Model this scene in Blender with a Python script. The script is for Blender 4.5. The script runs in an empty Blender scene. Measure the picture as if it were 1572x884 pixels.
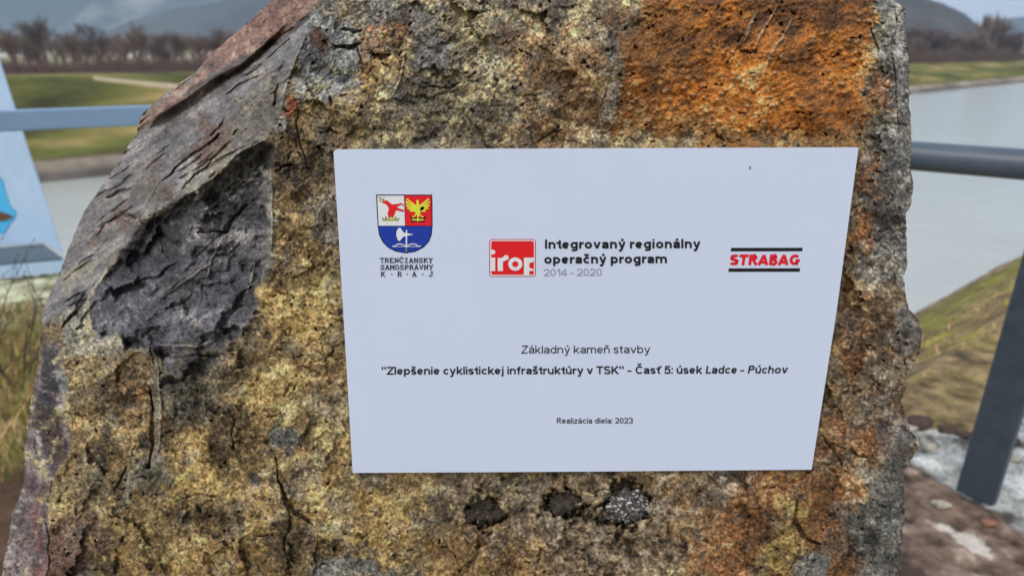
import bpy, bmesh, math, random
import numpy as np
from mathutils import Vector
from mathutils.geometry import delaunay_2d_cdt

# ------------------------------------------------------------------ camera, world, sun, exposure
sc = bpy.context.scene
col = sc.collection
F = 1135.0                       # focal length in photo pixels (photo 1572 x 884)
TH = math.atan(372 / F)          # downward pitch, horizon at row 70
EYE = 1.4
cam = bpy.data.cameras.new("camera")
cam.sensor_width = 36.0
cam.lens = 36.0 * F / 1572
cam.clip_start = 0.05
cam.clip_end = 20000
cam.dof.use_dof = True
cam.dof.focus_distance = 0.635
cam.dof.aperture_fstop = 6.6
camo = bpy.data.objects.new("camera", cam)
col.objects.link(camo)
camo.location = (0, 0, EYE)
camo.rotation_euler = (math.pi / 2 - TH, 0, 0)
sc.camera = camo

SUN_EL, SUN_AZ = math.radians(48), math.radians(215)     # azimuth clockwise from +Y: behind and left of the camera
world = bpy.data.worlds.new("World")
sc.world = world
world.use_nodes = True
wn = world.node_tree
sky = wn.nodes.new("ShaderNodeTexSky")
sky.sky_type = 'NISHITA'
sky.sun_disc = False
sky.sun_elevation = SUN_EL
sky.sun_rotation = SUN_AZ
sky.air_density = 1.0
sky.dust_density = 3.0
sky.ozone_density = 1.5
# a thin even cloud deck lies over the blue sky
wtc = wn.nodes.new("ShaderNodeTexCoord"); wno = wn.nodes.new("ShaderNodeTexNoise"); wno.inputs["Scale"].default_value = 2.2; wno.inputs["Detail"].default_value = 5
wn.links.new(wtc.outputs["Generated"], wno.inputs["Vector"])
wcr = wn.nodes.new("ShaderNodeMix"); wcr.data_type = 'RGBA'
wcr.inputs[6].default_value = (4.6, 5.2, 6.3, 1); wcr.inputs[7].default_value = (6.0, 6.6, 7.5, 1)
wn.links.new(wno.outputs[0], wcr.inputs[0])
wmx = wn.nodes.new("ShaderNodeMix"); wmx.data_type = 'RGBA'; wmx.inputs[0].default_value = 0.8
wn.links.new(sky.outputs[0], wmx.inputs[6]); wn.links.new(wcr.outputs[2], wmx.inputs[7])
wn.links.new(wmx.outputs[2], wn.nodes["Background"].inputs[0])
wn.nodes["Background"].inputs[1].default_value = 0.12
sl = bpy.data.lights.new("sun", 'SUN')
sl.energy = 1.1
sl.angle = math.radians(25)
sl.color = (1.0, 0.95, 0.88)
so = bpy.data.objects.new("sun", sl)
col.objects.link(so)
sd = Vector((math.sin(SUN_AZ) * math.cos(SUN_EL), math.cos(SUN_AZ) * math.cos(SUN_EL), math.sin(SUN_EL)))
so.rotation_euler = sd.to_track_quat('Z', 'Y').to_euler()
so.location = (0, 0, 50)
sc.cycles.volume_bounces = 2
sc.view_settings.view_transform = 'Standard'
sc.view_settings.look = 'None'
sc.view_settings.exposure = 0.36
sc.view_settings.gamma = 1.0

# ------------------------------------------------------------------ helpers
CT, ST = math.cos(TH), math.sin(TH)
def ray(px, py):
    a = (px - 786) / F; b = (442 - py) / F
    return (a, CT + b * ST, -ST + b * CT)
def G(px, py, z=0.0):            # meeting of a sight line with a level plane
    r = ray(px, py); t = (z - EYE) / r[2]
    return Vector((r[0] * t, r[1] * t, z))
def PY_(px, py, Y):              # meeting of a sight line with the upright plane Y
    r = ray(px, py); t = Y / r[1]
    return Vector((r[0] * t, Y, EYE + r[2] * t))
def proj(x, y, z):               # world -> photo pixel (numpy)
    d = y * CT - (z - EYE) * ST
    u = y * ST + (z - EYE) * CT
    d = np.where(d < 0.01, 0.01, d)
    return 786 + F * x / d, 442 - F * u / d

ILL = (0.58, 0.66, 0.76)         # light on an upright face, measured once on the white plaque
def lin(c):
    return tuple(((v / 255) / 12.92 if v / 255 <= 0.04045 else ((v / 255 + 0.055) / 1.055) ** 2.4) for v in c)
def C(r, g, b, k=1.0):           # surface colour that looks like (r,g,b) under that light
    l = lin((r, g, b))
    return tuple(min(0.9, max(0.004, k * l[i] / ILL[i])) for i in range(3))

def tag(o, label=None, cat=None, group=None, kind=None):
    if label: o['label'] = label
    if cat: o['category'] = cat
    if group: o['group'] = group
    if kind: o['kind'] = kind
    return o
def empty(name, loc, label, cat, group=None):
    o = bpy.data.objects.new(name, None); o.empty_display_size = 0.1
    o.location = loc; col.objects.link(o)
    return tag(o, label, cat, group)
def mesh_obj(name, verts, faces, mat, parent=None, smooth=False, colors=None, loc=None):
    me = bpy.data.meshes.new(name)
    me.from_pydata([tuple(v) for v in verts], [], faces)
    me.update()
    if smooth: me.polygons.foreach_set("use_smooth", [True] * len(me.polygons))
    if colors is not None:
        at = me.color_attributes.new("paint", 'FLOAT_COLOR', 'POINT')
        c = np.ones((len(verts), 4), dtype=np.float32); c[:, :3] = colors
        at.data.foreach_set("color", c.ravel())
    if mat: me.materials.append(mat)
    o = bpy.data.objects.new(name, me); col.objects.link(o)
    if parent:
        o.parent = parent
        if loc is None: o.location = tuple(-v for v in world_loc(parent))
        else: o.location = loc
    elif loc: o.location = loc
    return o
def world_loc(o):
    v = Vector(o.location)
    while o.parent: o = o.parent; v = v + Vector(o.location)
    return v
def np_mesh(name, V, Q, mat, colors=None, smooth=True):
    me = bpy.data.meshes.new(name)
    n, m = len(V), len(Q)
    me.vertices.add(n); me.vertices.foreach_set("co", V.astype(np.float32).ravel())
    me.loops.add(m * 4); me.loops.foreach_set("vertex_index", Q.astype(np.int32).ravel())
    me.polygons.add(m)
    me.polygons.foreach_set("loop_start", np.arange(0, m * 4, 4, dtype=np.int32))
    me.polygons.foreach_set("loop_total", np.full(m, 4, dtype=np.int32))
    me.update(calc_edges=True)
    me.polygons.foreach_set("use_smooth", np.full(m, smooth))
    if colors is not None:
        at = me.color_attributes.new("paint", 'FLOAT_COLOR', 'POINT')
        c = np.ones((n, 4), dtype=np.float32); c[:, :3] = colors
        at.data.foreach_set("color", c.ravel())
    me.materials.append(mat)
    o = bpy.data.objects.new(name, me); col.objects.link(o)
    return o

def mat_new(name, color=(0.5, 0.5, 0.5), rough=0.7, vary=0.0, scale=20.0, bump=0.0, bscale=None, attr=False,
            bdist=0.002, spec=0.5, vary2=None, detail=6):
    m = bpy.data.materials.new(name); m.use_nodes = True
    nt = m.node_tree; b = nt.nodes["Principled BSDF"]
    b.inputs["Roughness"].default_value = rough
    b.inputs["Specular IOR Level"].default_value = spec
    tc = nt.nodes.new("ShaderNodeTexCoord")
    src = None
    if attr:
        a = nt.nodes.new("ShaderNodeAttribute"); a.attribute_name = "paint"; src = a.outputs["Color"]
    if vary > 0:
        n = nt.nodes.new("ShaderNodeTexNoise"); n.inputs["Scale"].default_value = scale
        n.inputs["Detail"].default_value = detail; n.inputs["Roughness"].default_value = 0.65
        nt.links.new(tc.outputs["Object"], n.inputs["Vector"])
        mr = nt.nodes.new("ShaderNodeMapRange")
        mr.inputs[1].default_value = 0.25; mr.inputs[2].default_value = 0.75
        mr.inputs[3].default_value = 1 - vary; mr.inputs[4].default_value = 1 + vary
        nt.links.new(n.outputs[0], mr.inputs[0])
        mx = nt.nodes.new("ShaderNodeMix"); mx.data_type = 'RGBA'; mx.blend_type = 'MULTIPLY'
        mx.inputs[0].default_value = 1.0
        if src: nt.links.new(src, mx.inputs[6])
        else: mx.inputs[6].default_value = (*color, 1)
        nt.links.new(mr.outputs[0], mx.inputs[7])
        src = mx.outputs[2]
    if vary2:
        n = nt.nodes.new("ShaderNodeTexNoise"); n.inputs["Scale"].default_value = vary2[0]
        n.inputs["Detail"].default_value = 5
        nt.links.new(tc.outputs["Object"], n.inputs["Vector"])
        rp = nt.nodes.new("ShaderNodeMapRange")
        rp.inputs[1].default_value = vary2[2]; rp.inputs[2].default_value = vary2[2] + 0.12
        nt.links.new(n.outputs[0], rp.inputs[0])
        mx = nt.nodes.new("ShaderNodeMix"); mx.data_type = 'RGBA'
        nt.links.new(rp.outputs[0], mx.inputs[0])
        if src: nt.links.new(src, mx.inputs[6])
        else: mx.inputs[6].default_value = (*color, 1)
        mx.inputs[7].default_value = (*vary2[1], 1)
        src = mx.outputs[2]
    if src: nt.links.new(src, b.inputs["Base Color"])
    else: b.inputs["Base Color"].default_value = (*color, 1)
    if bump > 0:
        n = nt.nodes.new("ShaderNodeTexNoise"); n.inputs["Scale"].default_value = bscale or scale
        n.inputs["Detail"].default_value = 8; n.inputs["Roughness"].default_value = 0.7
        nt.links.new(tc.outputs["Object"], n.inputs["Vector"])
        bp = nt.nodes.new("ShaderNodeBump"); bp.inputs["Strength"].default_value = bump
        bp.inputs["Distance"].default_value = bdist
        nt.links.new(n.outputs[0], bp.inputs["Height"])
        nt.links.new(bp.outputs[0], b.inputs["Normal"])
    return m

# ---- numpy noise
def vnoise(x, y, seed=0):
    xi = np.floor(x).astype(np.int64); yi = np.floor(y).astype(np.int64)
    fx = x - xi; fy = y - yi
    fx = fx * fx * (3 - 2 * fx); fy = fy * fy * (3 - 2 * fy)
    def h(a, b):
        n = (a * 374761393 + b * 668265263 + seed * 2147483647 + 1013904223) & 0xFFFFFFFF
        n = ((n ^ (n >> 13)) * 1274126177) & 0xFFFFFFFF
        n = ((n ^ (n >> 16)) * 2246822519) & 0xFFFFFFFF
        return ((n ^ (n >> 15)) & 0xFFFF) / 65535.0
    return (h(xi, yi) * (1 - fx) + h(xi + 1, yi) * fx) * (1 - fy) + (h(xi, yi + 1) * (1 - fx) + h(xi + 1, yi + 1) * fx) * fy
def fbm(x, y, s, oct=4, seed=0, g=0.55):
    t = 0; a = 1; w = 0; x = x / s; y = y / s
    for k in range(oct):
        c, sn = math.cos(0.6 * k + 0.3), math.sin(0.6 * k + 0.3)
        t = t + a * vnoise(x * c - y * sn + 17.3 * k, x * sn + y * c + 5.1 * k, seed + k * 31)
        w += a; a *= g; x = x * 2.03; y = y * 2.03
    return t / w
def ridged(x, y, s, oct=3, seed=0):
    t = 0; a = 1; w = 0; x = x / s; y = y / s
    for k in range(oct):
        t = t + a * (1 - np.abs(2 * vnoise(x + 9.1 * k, y + 3.7 * k, seed + k * 17) - 1)); w += a; a *= 0.5; x = x * 2.1; y = y * 2.1
    return t / w
def worley(x, y, s, seed=0):                 # distance to nearest and second nearest jittered point
    x = x / s; y = y / s
    xi = np.floor(x).astype(np.int64); yi = np.floor(y).astype(np.int64)
    d1 = np.full(x.shape, 9.0); d2 = np.full(x.shape, 9.0); idv = np.zeros(x.shape)
    for i in (-1, 0, 1):
        for j in (-1, 0, 1):
            a = xi + i; b = yi + j
            n = (a * 374761393 + b * 668265263 + seed * 69069 + 12345) & 0xFFFFFFFF
            n = ((n ^ (n >> 13)) * 1274126177) & 0xFFFFFFFF; n = n ^ (n >> 16)
            jx = (n & 0x3FF) / 1023.0; jy = ((n >> 10) & 0x3FF) / 1023.0; iv = ((n >> 20) & 0x3FF) / 1023.0
            d = np.hypot(a + jx - x, b + jy - y)
            c = d < d1
            d2 = np.where(c, d1, np.minimum(d2, d)); idv = np.where(c, iv, idv); d1 = np.where(c, d, d1)
    return d1, d2, idv
def facet(x, y, s, seed, tilt):              # chipped surface: every cell its own tilted plane; result in cell pixels
    x = x / s; y = y / s
    xi = np.floor(x).astype(np.int64); yi = np.floor(y).astype(np.int64)
    d1 = np.full(x.shape, 9.0); out = np.zeros(x.shape)
    for i in (-1, 0, 1):
        for j in (-1, 0, 1):
            a = xi + i; b = yi + j
            n = (a * 374761393 + b * 668265263 + seed * 69069 + 12345) & 0xFFFFFFFF
            n = ((n ^ (n >> 13)) * 1274126177) & 0xFFFFFFFF; n = n ^ (n >> 16)
            jx = a + (n & 0xFF) / 255.0 - x; jy = b + ((n >> 8) & 0xFF) / 255.0 - y
            an = ((n >> 16) & 0xFF) / 255.0 * 6.283; of = ((n >> 24) & 0xFF) / 255.0 - .5
            d = np.hypot(jx, jy); c = d < d1
            out = np.where(c, (jx * np.cos(an) + jy * np.sin(an)) * tilt * s + of * s * .12, out); d1 = np.where(c, d, d1)
    return out
def sst(a, b, x):
    t = np.clip((x - a) / (b - a), 0, 1); return t * t * (3 - 2 * t)

# ------------------------------------------------------------------ THE BOULDER
LEFT = [(-170, 570), (-120, 515), (-60, 462), (-20, 432), (0, 417), (18, 399), (40, 375), (60, 350), (83, 324), (113, 298), (135, 265),
        (159, 237), (176, 218), (206, 209), (225, 195), (250, 183), (272, 166), (294, 150), (325, 130), (357, 114), (388, 102), (426, 89), (450, 78),
        (475, 65), (503, 64), (534, 60), (572, 55), (613, 48), (654, 42), (690, 38), (740, 38), (765, 30), (786, 19), (815, 15), (842, 9), (884, 3),
        (1000, -20), (1200, -30), (1400, 10), (1600, 60)]
RIGHT = [(-170, 1230), (-120, 1300), (-60, 1350), (-10, 1368), (0, 1374), (6, 1380), (15, 1391), (46, 1388), (84, 1395), (142, 1396), (204, 1398), (250, 1398),
         (283, 1402), (300, 1400), (319, 1397), (327, 1391), (367, 1391), (400, 1393), (412, 1391), (423, 1387), (444, 1390), (465, 1392), (474, 1395), (491, 1410),
         (514, 1416), (539, 1412), (564, 1402), (575, 1391), (603, 1388), (615, 1383), (633, 1388), (661, 1398), (674, 1410), (684, 1412),
         (700, 1402), (712, 1396), (725, 1387), (781, 1389), (837, 1384), (884, 1377), (1000, 1385), (1200, 1400), (1400, 1330), (1600, 1240)]
rows = np.concatenate([np.arange(-170, -2, 8.0), np.arange(-2, 890, 1.55), np.arange(893, 1120, 3.5), np.arange(1124, 1590, 14.0)])
NC = 880
sv = np.linspace(0, 1, NC)
xl = np.interp(rows, [p[0] for p in LEFT], [p[1] for p in LEFT])
xr = np.interp(rows, [p[0] for p in RIGHT], [p[1] for p in RIGHT])
jit = (fbm(rows, rows * 0, 9, 4, 5) - 0.5) * 5.0
xl = xl + jit; xr = xr + (fbm(rows, rows * 0, 8, 4, 15) - 0.5) * 5
PX = xl[:, None] * (1 - sv) + xr[:, None] * sv
PY = np.repeat(rows[:, None], NC, 1)

CP = {  # name: (px, py, Y)   breaks of slope read off the stone
 't0': (570, -170, .74), 't1': (1230, -170, .74), 't2': (900, -170, .70), 't3': (462, -60, .70), 't4': (1350, -60, .70),
 'a0': (505, -2, .640), 'a1': (470, 55, .628), 'a2': (452, 90, .622), 'a3': (438, 135, .618), 'a4': (430, 180, .614), 'a5': (424, 222, .611),
 'b0': (419, 262, .609), 'b1': (417, 330, .608), 'b2': (416, 385, .606), 'b3': (408, 425, .604), 'b4': (388, 455, .606), 'b5': (392, 482, .606), 'b6': (368, 512, .607),
 'b7': (338, 548, .609), 'b8': (322, 578, .612), 'b9': (262, 600, .617), 'b10': (250, 560, .625), 'b11': (232, 532, .632), 'b12': (195, 535, .64), 'b13': (182, 508, .648), 'b14': (140, 535, .660), 'b15': (100, 520, .675),
 'c0': (408, 262, .640), 'c1': (404, 330, .650), 'c2': (404, 385, .640), 'c3': (396, 420, .632), 'c4': (376, 452, .625), 'c5': (378, 480, .622), 'c6': (355, 508, .622),
 'c7': (325, 536, .622), 'c8': (250, 530, .640), 'c9': (188, 498, .664), 'c10': (130, 490, .69), 'c11': (240, 545, .634),
 'f0': (540, 230, .602), 'f1': (1318, 228, .602), 'f2': (545, 722, .5995), 'f3': (1248, 718, .5995), 'f4': (900, 100, .607), 'f5': (700, 0, .622), 'f6': (1000, 0, .620), 'f7': (1200, 0, .626),
 'f8': (600, 100, .612), 'f9': (1150, 100, .612),
 'g0': (540, 884, .606), 'g1': (800, 884, .602), 'g2': (1100, 884, .602), 'g3': (1230, 884, .602), 'g4': (1345, 884, .618), 'g5': (420, 884, .612), 'g6': (300, 884, .622), 'g7': (180, 884, .632), 'g8': (76, 884, .655),
 'h0': (1342, 720, .612), 'h1': (1350, 600, .612), 'h2': (1345, 450, .612), 'h3': (1335, 330, .612), 'h4': (1335, 225, .614), 'h5': (1340, 150, .618), 'h6': (1345, 60, .628), 'h7': (1345, -2, .640), 'h8': (1348, 800, .613),
 'i0': (1362, 225, .622), 'i1': (1372, 100, .64), 'i2': (1366, 60, .64), 'i3': (1370, 160, .632), 'i4': (1372, 300, .625), 'i5': (1375, 400, .63), 'i6': (1385, 500, .622), 'i7': (1372, 560, .62), 'i8': (1365, 640, .622), 'i9': (1385, 680, .622), 'i10': (1365, 740, .628),
 'j0': (400, 700, .606), 'j1': (300, 650, .616), 'j2': (250, 700, .622), 'j3': (170, 700, .636), 'j4': (110, 690, .650), 'j5': (103, 640, .652), 'j6': (107, 600, .655), 'j7': (98, 560, .66), 'j8': (82, 740, .656), 'j9': (76, 800, .654),
 'j10': (240, 660, .628), 'j11': (232, 720, .630), 'j12': (330, 750, .612), 'j13': (150, 620, .642), 'j14': (210, 590, .634), 'j15': (430, 600, .603), 'j16': (480, 400, .603), 'j17': (480, 300, .604),
 'k0': (70, 560, .735), 'k1': (75, 620, .725), 'k2': (80, 680, .71), 'k3': (92, 660, .70), 'k4': (60, 700, .74), 'k5': (58, 600, .77), 'k6': (62, 545, .765),
 'k7': (85, 540, .71), 'k8': (92, 500, .71), 'k9': (105, 455, .745), 'k10': (50, 760, .75), 'k11': (40, 830, .75), 'k12': (30, 884, .75),
 's0': (400, 212, .628), 's1': (362, 237, .655), 's2': (338, 262, .670), 's3': (302, 288, .692), 's4': (268, 310, .712), 's5': (222, 335, .738), 's6': (212, 350, .742), 's7': (185, 388, .745), 's8': (165, 415, .742), 's9': (148, 435, .740), 's10': (128, 462, .735),
 'u0': (405, 240, .650), 'u1': (380, 262, .668), 'u2': (352, 290, .685), 'u3': (310, 312, .705), 'u4': (272, 335, .728), 'u5': (228, 362, .752), 'u6': (205, 400, .755), 'u7': (175, 430, .75),
 'v0': (360, 330, .675), 'v1': (340, 380, .665), 'v2': (300, 400, .680), 'v3': (250, 385, .72), 'v4': (330, 440, .650), 'v5': (270, 450, .675), 'v6': (220, 430, .715), 'v7': (180, 460, .715),
 'v8': (300, 500, .645), 'v9': (240, 500, .665), 'v10': (360, 400, .655), 'v11': (385, 350, .655), 'v12': (290, 345, .69), 'v13': (330, 350, .668), 'v14': (250, 415, .705), 'v15': (365, 345, .66),
 'w0': (330, 200, .70), 'w1': (260, 240, .76), 'w2': (200, 300, .80), 'w3': (150, 370, .81), 'w4': (380, 150, .69), 'w5': (420, 90, .70), 'w6': (450, 50, .69),
 'w7': (290, 160, .80), 'w8': (340, 125, .78), 'w9': (390, 92, .76), 'w10': (430, 50, .74), 'w11': (120, 430, .79), 'w12': (225, 200, .85), 'w13': (480, 20, .68),
 'x0': (286, 150, .775), 'x1': (336, 115, .755), 'x2': (372, 97, .742), 'x3': (402, 72, .738), 'x4': (440, 35, .725), 'x5': (240, 180, .80), 'x6': (490, -2, .68),
}
for i, (yy, Yv) in enumerate([(0, .82), (60, .84), (113, .86), (159, .87), (206, .88), (250, .87), (294, .865), (357, .85), (426, .83), (475, .81), (534, .79), (613, .785), (690, .78), (740, .775), (786, .79), (842, .79), (884, .79)]):
    CP['l%d' % i] = (float(np.interp(yy, [p[0] for p in LEFT], [p[1] for p in LEFT])) - 4, yy, Yv)
for i, (yy, Yv) in enumerate([(0, .71), (15, .70), (84, .69), (142, .68), (204, .675), (283, .665), (367, .66), (423, .66), (474, .65), (514, .645), (564, .645), (603, .65), (633, .655), (684, .65), (725, .66), (781, .66), (837, .66), (884, .66)]):
    CP['r%d' % i] = (float(np.interp(yy, [p[0] for p in RIGHT], [p[1] for p in RIGHT])) + 4, yy, Yv)
CP.update({'z0': (-30, 1600, .80), 'z1': (300, 1600, .64), 'z2': (1150, 1600, .62), 'z3': (1400, 1600, .70), 'z4': (-40, 1200, .82), 'z5': (60, 1200, .68), 'z6': (1360, 1200, .64), 'z7': (1420, 1200, .70), 'z8': (600, 1150, .62), 'z9': (1000, 1150, .612)})
names = list(CP); idx = {n: i for i, n in enumerate(names)}
chains = [['a0', 'a1', 'a2', 'a3', 'a4', 'a5', 'b0', 'b1', 'b2', 'b3', 'b4', 'b5', 'b6', 'b7', 'b8', 'b9', 'b10', 'b11', 'b12', 'b13', 'b14', 'b15'],
          ['c0', 'c1', 'c2', 'c3', 'c4', 'c5', 'c6', 'c7', 'c11', 'c8', 'c9', 'c10'], ['s0', 's1', 's2', 's3', 's4', 's5', 's6', 's7', 's8', 's9', 's10'],
          ['u0', 'u1', 'u2', 'u3', 'u4', 'u5', 'u6', 'u7'], ['w13', 'w10', 'w9', 'w8', 'w7', 'w12'], ['x6', 'x4', 'x3', 'x2', 'x1', 'x0', 'x5'],
          ['b15', 'j7', 'j6', 'j5', 'j4', 'j8', 'j9', 'g8'], ['h7', 'h6', 'h5', 'h4', 'h3', 'h2', 'h1', 'h0', 'h8', 'g4'], ['v13', 'v2', 'v14', 'v6'], ['v15', 'v1', 'v4', 'c4']]
edges = [(idx[a], idx[b]) for c in chains for a, b in zip(c, c[1:])]
res = delaunay_2d_cdt([Vector((CP[n][0], CP[n][1])) for n in names], edges, [], 0, 1e-4)
cv, ct, orig = res[0], res[2], res[3]
cz = []
for k, v in enumerate(cv):
    if orig[k]: cz.append(CP[names[orig[k][0]]][2])
    else: cz.append(0.65)
YD = np.full(PX.shape, np.nan)
for t in ct:
    (x0, y0), (x1, y1), (x2, y2) = [(cv[i].x, cv[i].y) for i in t]
    z0, z1, z2 = [cz[i] for i in t]
    ri = np.where((rows >= min(y0, y1, y2) - 1) & (rows <= max(y0, y1, y2) + 1))[0]
    if len(ri) == 0: continue
    a, b = ri[0], ri[-1] + 1
    X = PX[a:b]; Yp = PY[a:b]
    det = (y1 - y2) * (x0 - x2) + (x2 - x1) * (y0 - y2)
    if abs(det) < 1e-9: continue
    l0 = ((y1 - y2) * (X - x2) + (x2 - x1) * (Yp - y2)) / det
    l1 = ((y2 - y0) * (X - x2) + (x0 - x2) * (Yp - y2)) / det
    l2 = 1 - l0 - l1
    m = (l0 > -1e-6) & (l1 > -1e-6) & (l2 > -1e-6)
    z = l0 * z0 + l1 * z1 + l2 * z2
    YD[a:b] = np.where(m, z, YD[a:b])
# fill whatever lies outside the cage from its row neighbours
for r in range(YD.shape[0]):
    g = ~np.isnan(YD[r])
    YD[r] = np.interp(np.arange(NC), np.where(g)[0], YD[r][g]) if g.sum() > 1 else 0.7
def blur(A, n):
    for _ in range(n):
        P = np.pad(A, 1, mode='edge')
        A = (P[:-2, 1:-1] + P[2:, 1:-1] + P[1:-1, :-2] + P[1:-1, 2:] + 2 * A) / 6
    return A
YD = blur(YD, 5)

# ---- feature masks on the stone
WX = PX + (fbm(PX, PY, 40, 5, 71) - 0.5) * 46
WY = PY + (fbm(PX, PY, 40, 5, 72) - 0.5) * 46
f2 = fbm(PX, PY, 3.2, 2, 1); RAG = fbm(PX, PY, 16, 5, 77, .7)
def pmask(poly, soft=6.0, warp=1.0):
    P = np.array(poly, float)
    pad = soft * 2 + 30
    r = np.where((rows > P[:, 1].min() - pad) & (rows < P[:, 1].max() + pad))[0]
    out = np.zeros(PX.shape)
    if len(r) == 0: return out
    a, b = r[0], r[-1] + 1
    X = PX[a:b] * (1 - warp) + WX[a:b] * warp; Y = PY[a:b] * (1 - warp) + WY[a:b] * warp
    ins = np.zeros(X.shape, bool); d = np.full(X.shape, 1e9)
    n = len(P)
    for i in range(n):
        x0, y0 = P[i]; x1, y1 = P[(i + 1) % n]
        c = ((y0 > Y) != (y1 > Y))
        xx = x0 + (Y - y0) * (x1 - x0) / ((y1 - y0) if abs(y1 - y0) > 1e-9 else 1e-9)
        ins ^= (c & (X < xx))
        L = (x1 - x0) ** 2 + (y1 - y0) ** 2 + 1e-9
        t = np.clip(((X - x0) * (x1 - x0) + (Y - y0) * (y1 - y0)) / L, 0, 1)
        d = np.minimum(d, (X - x0 - t * (x1 - x0)) ** 2 + (Y - y0 - t * (y1 - y0)) ** 2)
    d = np.sqrt(d) * np.where(ins, 1, -1)
    if warp >= .8: d = d + (RAG[a:b] - .5) * soft * 7
    out[a:b] = sst(-soft, soft, d)
    return out
def lmask(pts, w=2.0, warp=0.25, taper=True):
    P = np.array(pts, float); pad = w * 3 + 12
    r = np.where((rows > P[:, 1].min() - pad) & (rows < P[:, 1].max() + pad))[0]
    out = np.zeros(PX.shape)
    if len(r) == 0: return out
    a, b = r[0], r[-1] + 1
    X = PX[a:b] * (1 - warp) + WX[a:b] * warp; Y = PY[a:b] * (1 - warp) + WY[a:b] * warp
    best = np.zeros(X.shape)
    n = len(P) - 1
    for i in range(n):
        x0, y0 = P[i]; x1, y1 = P[i + 1]
        L = (x1 - x0) ** 2 + (y1 - y0) ** 2 + 1e-9
        t = np.clip(((X - x0) * (x1 - x0) + (Y - y0) * (y1 - y0)) / L, 0, 1)
        d = np.hypot(X - x0 - t * (x1 - x0), Y - y0 - t * (y1 - y0))
        g = (i + t) / n
        ww = w * (0.35 + 0.65 * np.sin(np.pi * np.clip(g, 0.03, 0.97))) if taper else w
        best = np.maximum(best, 1 - sst(ww * 0.4, ww * 1.3, d))
    out[a:b] = best
    return out

f5 = fbm(PX, PY, 6, 3, 2); f12 = fbm(PX, PY, 13, 3, 3); f30 = fbm(PX, PY, 32, 4, 4); f90 = fbm(PX, PY, 95, 4, 6)
wd1, wd2, wid = worley(PX + (f5 - .5) * 8, PY + (f12 - .5) * 10, 8.0, 3)
COL = np.zeros(PX.shape + (3,)); H = np.zeros(PX.shape)          # H in metres, positive towards the viewer
def c3(*a): return np.array(C(*a))
def mixc(m, c): 
    global COL
    COL = COL * (1 - m[..., None]) + (c if getattr(c, 'ndim', 1) == 3 else np.array(c)[None, None, :]) * m[..., None]
def tones(n, stops):                # n in 0..1 -> blended palette
    xs = [s[0] for s in stops]; out = np.empty(n.shape + (3,))
    cs = [np.array(C(*s[1])) for s in stops]
    for k in range(3): out[..., k] = np.interp(n, xs, [c[k] for c in cs])
    return out
def st(n, k=2.2): return np.clip((n - 0.5) * k + 0.5, 0, 1)

ctr_ = fbm(PX, PY, 45, 3, 91)                              # how lively the grain is, from place to place
f12b = fbm(PX * .8, PY * 1.25, 14, 4, 92); f45 = fbm(PX, PY, 48, 5, 93, .62)
g0 = (0.30 * f2 + 0.28 * f5 + 0.22 * f12 + 0.20 * f12b - .5)
grit = np.clip(.5 + g0 * (.9 + 2.3 * ctr_) + (f45 - .5) * .95, 0, 1)
AX_ = PX * .906 - PY * .423; AY_ = PX * .423 + PY * .906
fr1 = fbm(AX_ / 2.2, AY_, 4.5, 3, 94); fr2 = fbm(AX_ / 1.8, AY_, 12, 3, 95)
gritR = np.clip(.5 + (0.45 * fr1 + 0.1 * f2 + .45 * fr2 - .5) * 1.5 + (f90 - .5) * 1.6 + (f45 - .5) * .8 + .06, 0, 1)
OCHRE = [(0, (50, 42, 30)), (.2, (80, 67, 44)), (.4, (110, 93, 60)), (.6, (134, 113, 70)), (.8, (166, 141, 88)), (.9, (192, 168, 110)), (1, (216, 196, 146))]
mixc(np.ones(PX.shape), tones(np.clip(grit * .92 + (f90 - .5) * .7, 0, 1), OCHRE))
REG = []   # (mask, rough amplitude factor)
rough = np.ones(PX.shape)
def region(poly, stops, soft=8, warp=1.0, noise=None, amount=1.0, rg=None):
    global rough
    m = pmask(poly, soft, warp) * amount
    mixc(m, tones(grit if noise is None else noise, stops))
    if rg is not None: rough = rough * (1 - m) + rg * m
    return m
lowf = st(0.35 * grit + 0.4 * f30 + 0.25 * f12, 2.2)
GREY = [(0, (60, 60, 62)), (.4, (100, 100, 103)), (.7, (134, 134, 137)), (1, (176, 176, 180))]
OLIVE = [(0, (62, 58, 50)), (.35, (104, 98, 82)), (.6, (138, 126, 98)), (.8, (180, 164, 118)), (1, (215, 200, 155))]
RUST = [(0, (78, 52, 32)), (.25, (116, 74, 36)), (.5, (150, 96, 40)), (.75, (184, 116, 42)), (.92, (196, 136, 70)), (1, (200, 168, 130))]
TAN = [(0, (78, 60, 42)), (.35, (112, 86, 56)), (.6, (142, 112, 74)), (.85, (180, 152, 106)), (1, (206, 184, 140))]
BROWN = [(0, (70, 56, 42)), (.35, (92, 72, 50)), (.6, (126, 104, 78)), (.85, (158, 138, 108)), (1, (186, 172, 146))]
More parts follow.
